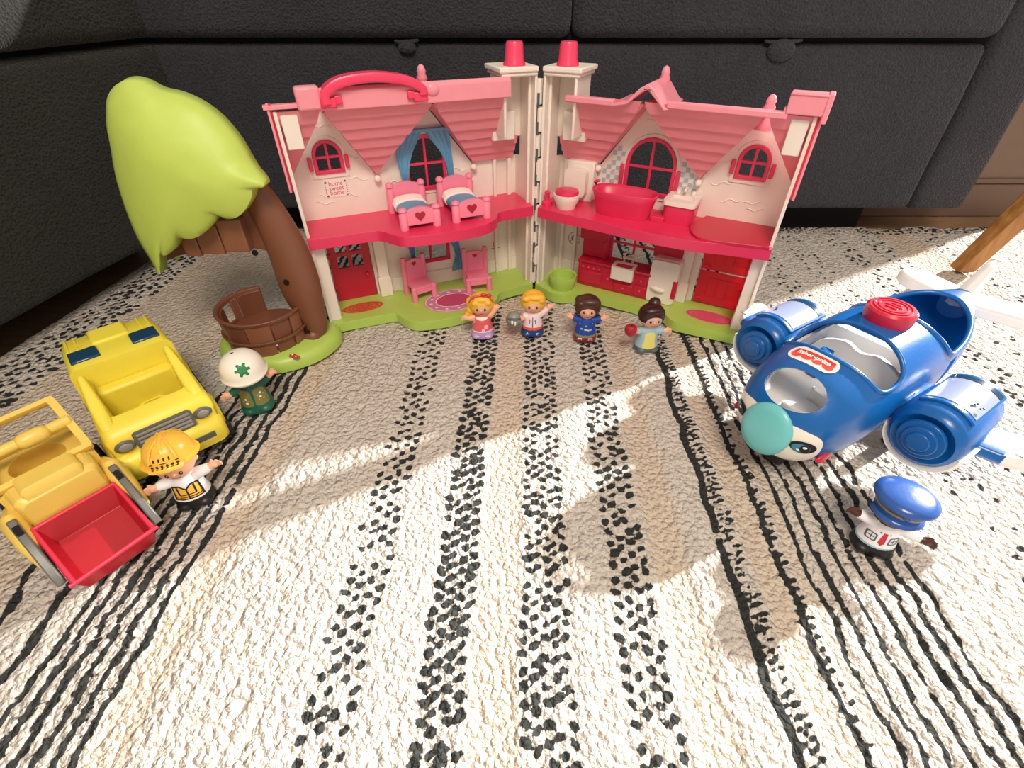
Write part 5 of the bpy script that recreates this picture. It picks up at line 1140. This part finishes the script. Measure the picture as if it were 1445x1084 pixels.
def remesh_part(F, name, mb, mat, cuts=(), vox=.08, it=3):
    me = mb.mesh(name); o = bpy.data.objects.new('tmp', me); C.objects.link(o)
    tmp = [o]
    rm = o.modifiers.new('r', 'REMESH'); rm.mode = 'VOXEL'; rm.voxel_size = vox * CM
    for c_ in cuts:
        q = bpy.data.objects.new('c', c_.mesh('c')); C.objects.link(q); tmp.append(q); bm_ = o.modifiers.new('b', 'BOOLEAN'); bm_.object = q; bm_.operation = 'DIFFERENCE'; bm_.solver = 'EXACT'
    s_ = o.modifiers.new('s', 'SMOOTH'); s_.factor = .5; s_.iterations = it
    bpy.context.view_layer.update(); me = evalmesh(o)
    for q in tmp: bpy.data.objects.remove(q)
    return obj(name, me, mat, F['root'], angle=60)
def hair_cap(F, lumps=(), grow=.16, face_cut=(0, -1.75, -.75, 1.25, 1.2, 1.15), low=-1.0, mat='hairyellow', top=.05, strands=True):
    hz, hd = F['hz'], F['head']; mb = MB()
    mb.ell((0, .1, hz + top), (hd[0] + grow, hd[1] + grow, hd[2] + grow), n=32, m=20)
    for (c_, r_) in lumps: mb.ell((c_[0], c_[1], hz + c_[2]), r_, n=20, m=12)
    cuts = [MB().ell((face_cut[0], face_cut[1], hz + face_cut[2]), face_cut[3:], n=28, m=18), MB().box(-4, 4, -4, 4, -2, hz + low)]
    h_ = remesh_part(F, 'hair', mb, mat, cuts)
    return h_

GR = None
# 1. girl with yellow curls
F = figure('girl toy figure in a coral dress with long yellow curls and hairband', (-3.75, 52.4, 0), 2, (-1.95, -.35, 2.75), (1.85, -.2, 4.05), dict(skin='skin', top='coral', pants='lilac', sleeve='skin', hem='pinkwhite'), [(1.0, 'pants'), (1.15, 'hem')])
hair_cap(F, [((-1.35, .1, -.75), (.6, .6, .6)), ((-1.65, .05, -1.35), (.5, .5, .5)), ((-1.3, .3, .1), (.6, .7, .7)), ((1.2, .4, -.5), (.5, .6, .6)), ((.1, -.75, 1.0), (1.0, .5, .4)), ((-.7, -1.0, .6), (.5, .35, .4)), ((.8, -.95, .65), (.45, .35, .35))], low=-2.0, face_cut=(.1, -1.8, -.6, 1.2, 1.3, 1.1))
MB().tube([(-1.45, -.45, F['hz'] + .55), (-1.0, -.65, F['hz'] + 1.3), (0, -.75, F['hz'] + 1.62), (1.0, -.65, F['hz'] + 1.3), (1.45, -.45, F['hz'] + .55)], .17, flat=.5).build('hairband', 'coral', F['root'])
bw = MB().ell((.35, -.8, F['hz'] + 1.65), (.35, .2, .25)).ell((.95, -.7, F['hz'] + 1.5), (.35, .2, .25)); bw.build('bow', 'redflower', F['root'])
face(F); front(F, 'collar', 'hatwhite', 2.75, [smooth_closed([(-.75, .1), (0, -.15), (.75, .1), (.5, .3), (-.5, .3)], 3)])
front(F, 'dress_flower', 'pinkwhite', 1.75, [ellipse(.5 + .17 * math.cos(k * 1.257), .17 * math.sin(k * 1.257), .1, .1, 7) for k in range(5)] + [ellipse(.15 + .13 * math.cos(k * 1.257), -.45 + .13 * math.sin(k * 1.257), .08, .08, 7) for k in range(5)], sub=0)
front(F, 'shoe_mark', 'pinkwhite', .4, [ellipse(-.65, .12, .3, .07, 12), ellipse(.65, .12, .3, .07, 12)], sub=0)
# 2. blond boy holding a grey helmet
F = figure('blond boy toy figure in a pale jacket and jeans holding a grey helmet', (2.6, 52.9, 0), -2, (-1.35, -.75, 2.55), (2.05, -.25, 4.0), dict(skin='skin', top='pinkwhite', pants='jeans', belt='orange', sleeve='pinkwhite'), [(1.05, 'pants'), (1.4, 'belt')])
hair_cap(F, [((.2, -.75, 1.05), (1.2, .6, .4)), ((-.8, -.9, .85), (.55, .4, .35)), ((.9, -.8, .7), (.5, .45, .45))], low=-.5, face_cut=(0, -1.8, -.6, 1.25, 1.3, 1.15)); face(F, brow='hairyellow')
front(F, 'jacket_print', 'jeans', 2.0, [rect(-.05, .05, -.6, .75), rect(-.4, -.32, -.1, .5), rect(.3, .38, -.1, .5), rect(-.3, .3, .28, .34)], sub=0)
front(F, 'jeans_print', 'skyblue', .55, [[(-.85, -.1), (-.4, -.1), (-.62, .2)], [(.4, .1), (.9, .1), (.6, -.15)]], sub=0)
hm = thing('toy_helmet', 'small grey motorcycle helmet held by the blond boy figure', 'toy helmet', (2.6 - 2.35, 52.3, 1.45), 0)
mb = MB().ell((0, 0, .95), (1.0, .95, 1.0), n=28, m=18); hmo = mb.build('shell', 'helmetgrey', hm)
MB().tube([(-.75, -.55, 1.35), (-.3, -.88, 1.45), (.3, -.88, 1.45), (.75, -.55, 1.35)], .12).tube([(-.75, -.6, .6), (-.3, -.93, .5), (.3, -.93, .5), (.75, -.6, .6)], .12).build('visor_trim', 'greydark', hm)
MB().box(-.35, -.1, -1.0, -.8, .75, 1.25).box(.05, .25, -1.0, -.8, .6, 1.1).build('helmet_mark', 'hatwhite', hm, bevel=.05)
# 3. brown-haired boy
F = figure('brown-haired boy toy figure in a royal blue jumper with both arms out', (9.15, 51.7, 0), -5, (-2.05, -.3, 3.25), (2.1, -.3, 3.25), dict(skin='skin', top='royal', pants='olivetan', shoe='maroon', sleeve='royal'), [(.75, 'shoe'), (1.05, 'pants')])
hair_cap(F, [((.2, -.7, 1.1), (1.25, .65, .42)), ((-.9, -.85, .85), (.5, .4, .35)), ((-.9, .1, .9), (.7, .8, .5)), ((.9, -.6, .8), (.6, .6, .5))], mat='hairbrown', low=-.6, grow=.2, face_cut=(0, -1.85, -.6, 1.3, 1.35, 1.15)); face(F, brow='hairbrown')
front(F, 'jumper_print', 'skyblue', 1.95, [ellipse(-.5, -.05, .16, .12, 10), ellipse(.55, -.15, .17, .14, 10), rect(-.1, .06, .25, .42), ellipse(-.75, .6, .07, .06, 6), ellipse(.75, .6, .07, .06, 6)], sub=0)
front(F, 'jumper_print', 'lemon', 1.95, [ellipse(.0, -.12, .22, .12, 10), ellipse(.3, -.2, .13, .1, 8)], .04, sub=0)
front(F, 'shoe_lace', 'hatwhite', .42, [rect(-.9, -.4, .1, .17), rect(-.9, -.4, -.06, .01), rect(.4, .9, .1, .17), rect(.4, .9, -.06, .01)], sub=0, nrm=(0, -1, .6))
# 4. woman with a bun, glasses and an apple
F = figure('dark-haired woman toy figure with a bun, glasses and pale blue cardigan', (16.3, 49.3, 0), 4, (-1.75, -.55, 3.0), (2.05, -.3, 2.75), dict(skin='skin', top='skyblue', pants='slate', sole='hatwhite', sleeve='skyblue'), [(.18, 'sole'), (.8, 'pants')], hz=4.7)
hair_cap(F, [((.35, .75, 1.25), (.72, .72, .7)), ((0, -.7, 1.05), (1.2, .5, .4))], mat='hairdark', low=-.4, grow=.16, face_cut=(0, -1.8, -.55, 1.25, 1.3, 1.15)); face(F)
front(F, 'shirt_front', 'lemon', 1.8, [smooth_closed([(-.5, .95), (.5, .95), (.62, 0), (.72, -.95), (-.72, -.95), (-.62, 0)], 3)])
for s_ in (-1, 1): front(F, 'glasses_rim', 'silver', F['hz'], [{'o': ellipse(s_ * .46, 0, .36, .32, 24), 'h': [ellipse(s_ * .46, 0, .29, .25, 24)]}], .08, sub=0)
front(F, 'glasses_bridge', 'silver', F['hz'], [rect(-.14, .14, -.0, .07)], .08, sub=0)
ap = thing('toy_apple', 'small dark red apple held up by the woman figure', 'toy apple', (16.3 - 2.35, 48.55, 2.5), 0)
MB().lathe([(.01, .08), (.35, .0), (.62, .3), (.75, .75), (.66, 1.15), (.4, 1.36), (.15, 1.3), (.01, 1.2)], (0, 0, 0), n=28).build('fruit', 'apple', ap); MB().tube([(0, 0, 1.2), (.05, 0, 1.4), (.12, 0, 1.5)], .06, round_end=True).build('stem', 'hairbrown', ap)
# 5. medic in a white helmet
F = figure('green-clad medic toy figure in a big white helmet by the yellow truck', (-26.7, 38.6, 0), 22, (-2.0, -.45, 2.35), (1.9, .3, 3.3), dict(skin='skin', top='darkgreen', pants='darkgreen', sleeve='darkgreen'), [(1.0, 'pants')], hz=4.4, sc_=1.1)
def helmet(F, mat, brim=0, tilt=-14, r=(1.95, 1.85, 1.75), lift=.15):
    hz = F['hz']; R = rotm(tilt); mb = MB(); rg = []
    for i in range(13):
        t = PI / 2 * (1.12 - i / 12 * 1.12); 
        rg.append([Vector((0, 0, hz + lift)) + R @ Vector((r[0] * math.cos(t) * math.cos(a), r[1] * math.cos(t) * math.sin(a) * (1.0) , r[2] * math.sin(t) )) for a in [2 * PI * j / 36 for j in range(36)]])
    rg = rg[::-1]
    q = [Vector((0, 0, hz + lift)) + R @ Vector(((r[0] + brim * .6) * math.cos(a), (r[1] + brim * (.5 + .9 * max(0, -math.sin(a)))) * math.sin(a), -.42)) for a in [2 * PI * j / 36 for j in range(36)]]
    return mb, rg, q, R
mb, rg, q, R = helmet(F, 'hatwhite', .1, tilt=-4, lift=.25)
zz = F['hz'] + .25; prof = [(1.62, -.55), (1.95, -.5), (2.0, -.3), (1.88, -.15), (1.86, .3), (1.7, .85), (1.35, 1.3), (.8, 1.58), (.3, 1.68), (.01, 1.7)]
me_h = MB(); me_h.lathe(prof, (0, 0, zz), n=40, sy=1.02, R=rotm(6), cap=False); me_h.lathe([(1.62, -.55), (1.6, .4), (1.0, 1.2), (.01, 1.4)], (0, 0, zz), n=40, sy=1.02, R=rotm(6), cap=False)
hel = me_h.build('helmet', 'hatwhite', F['root'], angle=50)
hb_ = BVHTree.FromPolygons([v.co / CM for v in hel.data.vertices], [tuple(p.vertices) for p in hel.data.polygons])
aster = []
for i in range(48):
    a = 2 * PI * i / 48; rr_ = .62 if (i % 8) in (0, 1, 7, 2) else .4; aster.append((rr_ * math.cos(a), rr_ * math.sin(a)))
on_hull('helmet_emblem', 'emblem', hel, (.25, -1.4, zz + .75), (.1, -.85, .5), [aster], .03, bv=hb_)
MB().ell((-.35, .2, zz + 1.66), (.16, .09, .05), n=12, m=6).build('vent_hole', 'black', hel)
for s_ in (-1, 1): front(F, 'vest', 'olive', 1.95, [smooth_closed([(s_ * .2, .7), (s_ * .95, .75), (s_ * 1.1, -.1), (s_ * 1.15, -.9), (s_ * .15, -.9), (s_ * .12, -.1)][::s_], 3)])
front(F, 'vest_trim', 'hatamber', 1.9, [rect(-.9, -.4, .1, .2), rect(-.9, -.4, -.35, -.27), rect(.4, .9, .1, .2), rect(.4, .9, -.35, -.27)], .04, sub=0)
front(F, 'vest_tube', 'hatwhite', 1.9, [ellipse(-.6, -.08, .13, .1, 8), ellipse(-.6, -.5, .13, .1, 8), ellipse(.6, -.05, .13, .1, 8), ellipse(.65, .35, .1, .1, 8)], .06, sub=0)
# 6. builder
F = figure('builder toy figure in an amber hard hat with a yellow vest print', (-27.3, 26.7, 0), 24, (-2.1, -.3, 2.6), (2.35, -.2, 3.3), dict(skin='skin', top='shirt', pants='black', sleeve='shirt'), [(1.0, 'pants')], hz=4.5, sc_=1.06)
zz = F['hz'] + .85; hh = MB(); prof = [(1.5, -.3), (1.95, -.35), (2.0, -.22), (1.7, -.1), (1.68, .35), (1.5, .85), (1.15, 1.25), (.7, 1.48), (.01, 1.58)]
hh.lathe(prof, (0, .1, zz), n=40, sy=1.05, R=rotm(-10), cap=False); hh.lathe([(1.5, -.3), (1.5, .4), (.9, 1.1), (.01, 1.3)], (0, .1, zz), n=40, sy=1.05, R=rotm(-10), cap=False)
hel = hh.build('hard_hat', 'hatamber', F['root'], angle=50)
for ph in (-.55, 0, .55):
    pts = [Vector((0, .1, zz)) + rotm(-10) @ Vector((1.72 * math.sin(ph) * math.cos(t) * 1.0, -1.78 * math.cos(t) * math.cos(ph * .2), .1 + 1.5 * math.sin(t))) for t in [PI * k_ / 14 for k_ in range(1, 14)]]
    MB().tube(pts, .15 if ph == 0 else .09, n=8, flat=.6, round_end=True).build('hat_rib', 'hatamber', hel)
hb_ = BVHTree.FromPolygons([v.co / CM for v in hel.data.vertices], [tuple(p.vertices) for p in hel.data.polygons])
bg_ = on_hull('hat_badge', 'hatamber', hel, (0, -1.5, zz + .3), (0, -.93, .35), [smooth_closed([(-1.0, -.35), (1.0, -.35), (.95, .3), (.5, .8), (-.5, .8), (-.95, .3)], 3)], .13, bv=hb_)
on_hull('badge_stripe', 'black', hel, (0, -1.5, zz + .3), (0, -.93, .35), [[(x - .07, -.28), (x + .07, -.28), (x + .1, .12), (x - .04, .12)] for x in (-.75, -.45, -.15, .15, .45, .75)] + [rect(-.85, .85, .2, .27)] + [[(x - .05, .35), (x + .05, .35), (x + .07, .6), (x - .03, .6)] for x in (-.5, -.2, .1, .4)], .16, bv=hb_, sub=1)
face(F, eye='hairbrown', ez=-.25, mouth=True)
vp = front(F, 'vest_print', 'hatamber', 1.9, [[(-.85, .6), (-.4, .65), (0, .3), (.4, .65), (.85, .6), (.95, -.65), (-.95, -.65)]])
front(F, 'vest_line', 'black', 1.9, [rect(-.93, .93, -.28, -.2), rect(-.93, .93, -.5, -.42), rect(-.05, .05, -.65, .32), {'o': [(-.9, .66), (-.38, .71), (0, .37), (.38, .71), (.9, .66), (1.01, -.71), (-1.01, -.71)], 'h': [[(-.8, .54), (-.42, .58), (0, .22), (.42, .58), (.8, .54), (.89, -.6), (-.89, -.6)]]}, [(-.62, .55), (-.5, .55), (-.5, -.2), (-.62, -.2)], [(.62, .55), (.5, .55), (.5, -.2), (.62, -.2)]], .045)
# 7. pilot
F = figure('dark-skinned pilot toy figure in a blue peaked cap below the plane', (28.5, 22.2, 0), -24, (-2.3, -.35, 3.3), (2.4, -.6, 2.7), dict(skin='skindark', top='shirt', pants='black', belt='skyblue', sleeve='shirt'), [(.95, 'pants'), (1.1, 'belt')], hz=4.35, sc_=1.04)
zz = F['hz'] + .55; R = rotm(-2)
ct = MB(); ct.lathe([(1.45, -.55), (1.5, -.4), (1.5, .2), (1.8, .4), (1.98, .65), (1.95, .88), (1.5, 1.1), (.8, 1.2), (.01, 1.22)], (0, 0, zz), n=44, sx=1.0, sy=.98, R=R, cap=False); ct.lathe([(1.45, -.55), (1.4, .5), (.01, .9)], (0, 0, zz), n=44, R=R, cap=False)
cp_ = ct.build('peaked_cap', 'capblue', F['root'], angle=60)
MB().lathe([(1.56, .0), (1.6, .05), (1.62, .2), (1.58, .25)], (0, 0, zz), n=44, R=R, cap=False).build('cap_braid', 'olivetan', cp_, solid=.05)
pk_ = MB(); pk_.loft([[Vector((0, 0, zz)) + R @ Vector((r_ * math.cos(a), -abs(r_ * math.sin(a)) * (1.0 + dz * 0), -.35 - dz)) for a in [PI + PI * j / 20 for j in range(21)]] for r_, dz in ((1.4, 0), (1.6, .2), (1.68, .32), (1.64, .4), (1.4, .15))], cap=False, closed=False); pk_.build('peak', 'capblue', cp_, solid=.1)
MB().ell(Vector((0, 0, zz)) + R @ Vector((0, -1.6, .3)), (.3, .15, .26)).build('cap_badge', 'capblue', cp_)
front(F, 'tie', 'red', 1.9, [[(-.12, .6), (.12, .6), (.22, -.35), (0, -.6), (-.22, -.35)]])
for s_ in (-1, 1): front(F, 'pocket_badge', 'slate', 1.85, [{'o': rrect(s_ * .7 - .33, s_ * .7 + .33, -.35, .35, .12), 'h': [rrect(s_ * .7 - .24, s_ * .7 + .24, -.26, .26, .1)]}, rect(s_ * .7 - .2, s_ * .7 + .2, -.04, .04), rect(s_ * .7 - .03, s_ * .7 + .03, -.2, .2)])
front(F, 'shirt_button', 'black', 2.45, [ellipse(-.3, 0, .06, .06, 8), ellipse(.3, 0, .06, .06, 8)], sub=0)
face(F, mouth=False, ez=-.3)
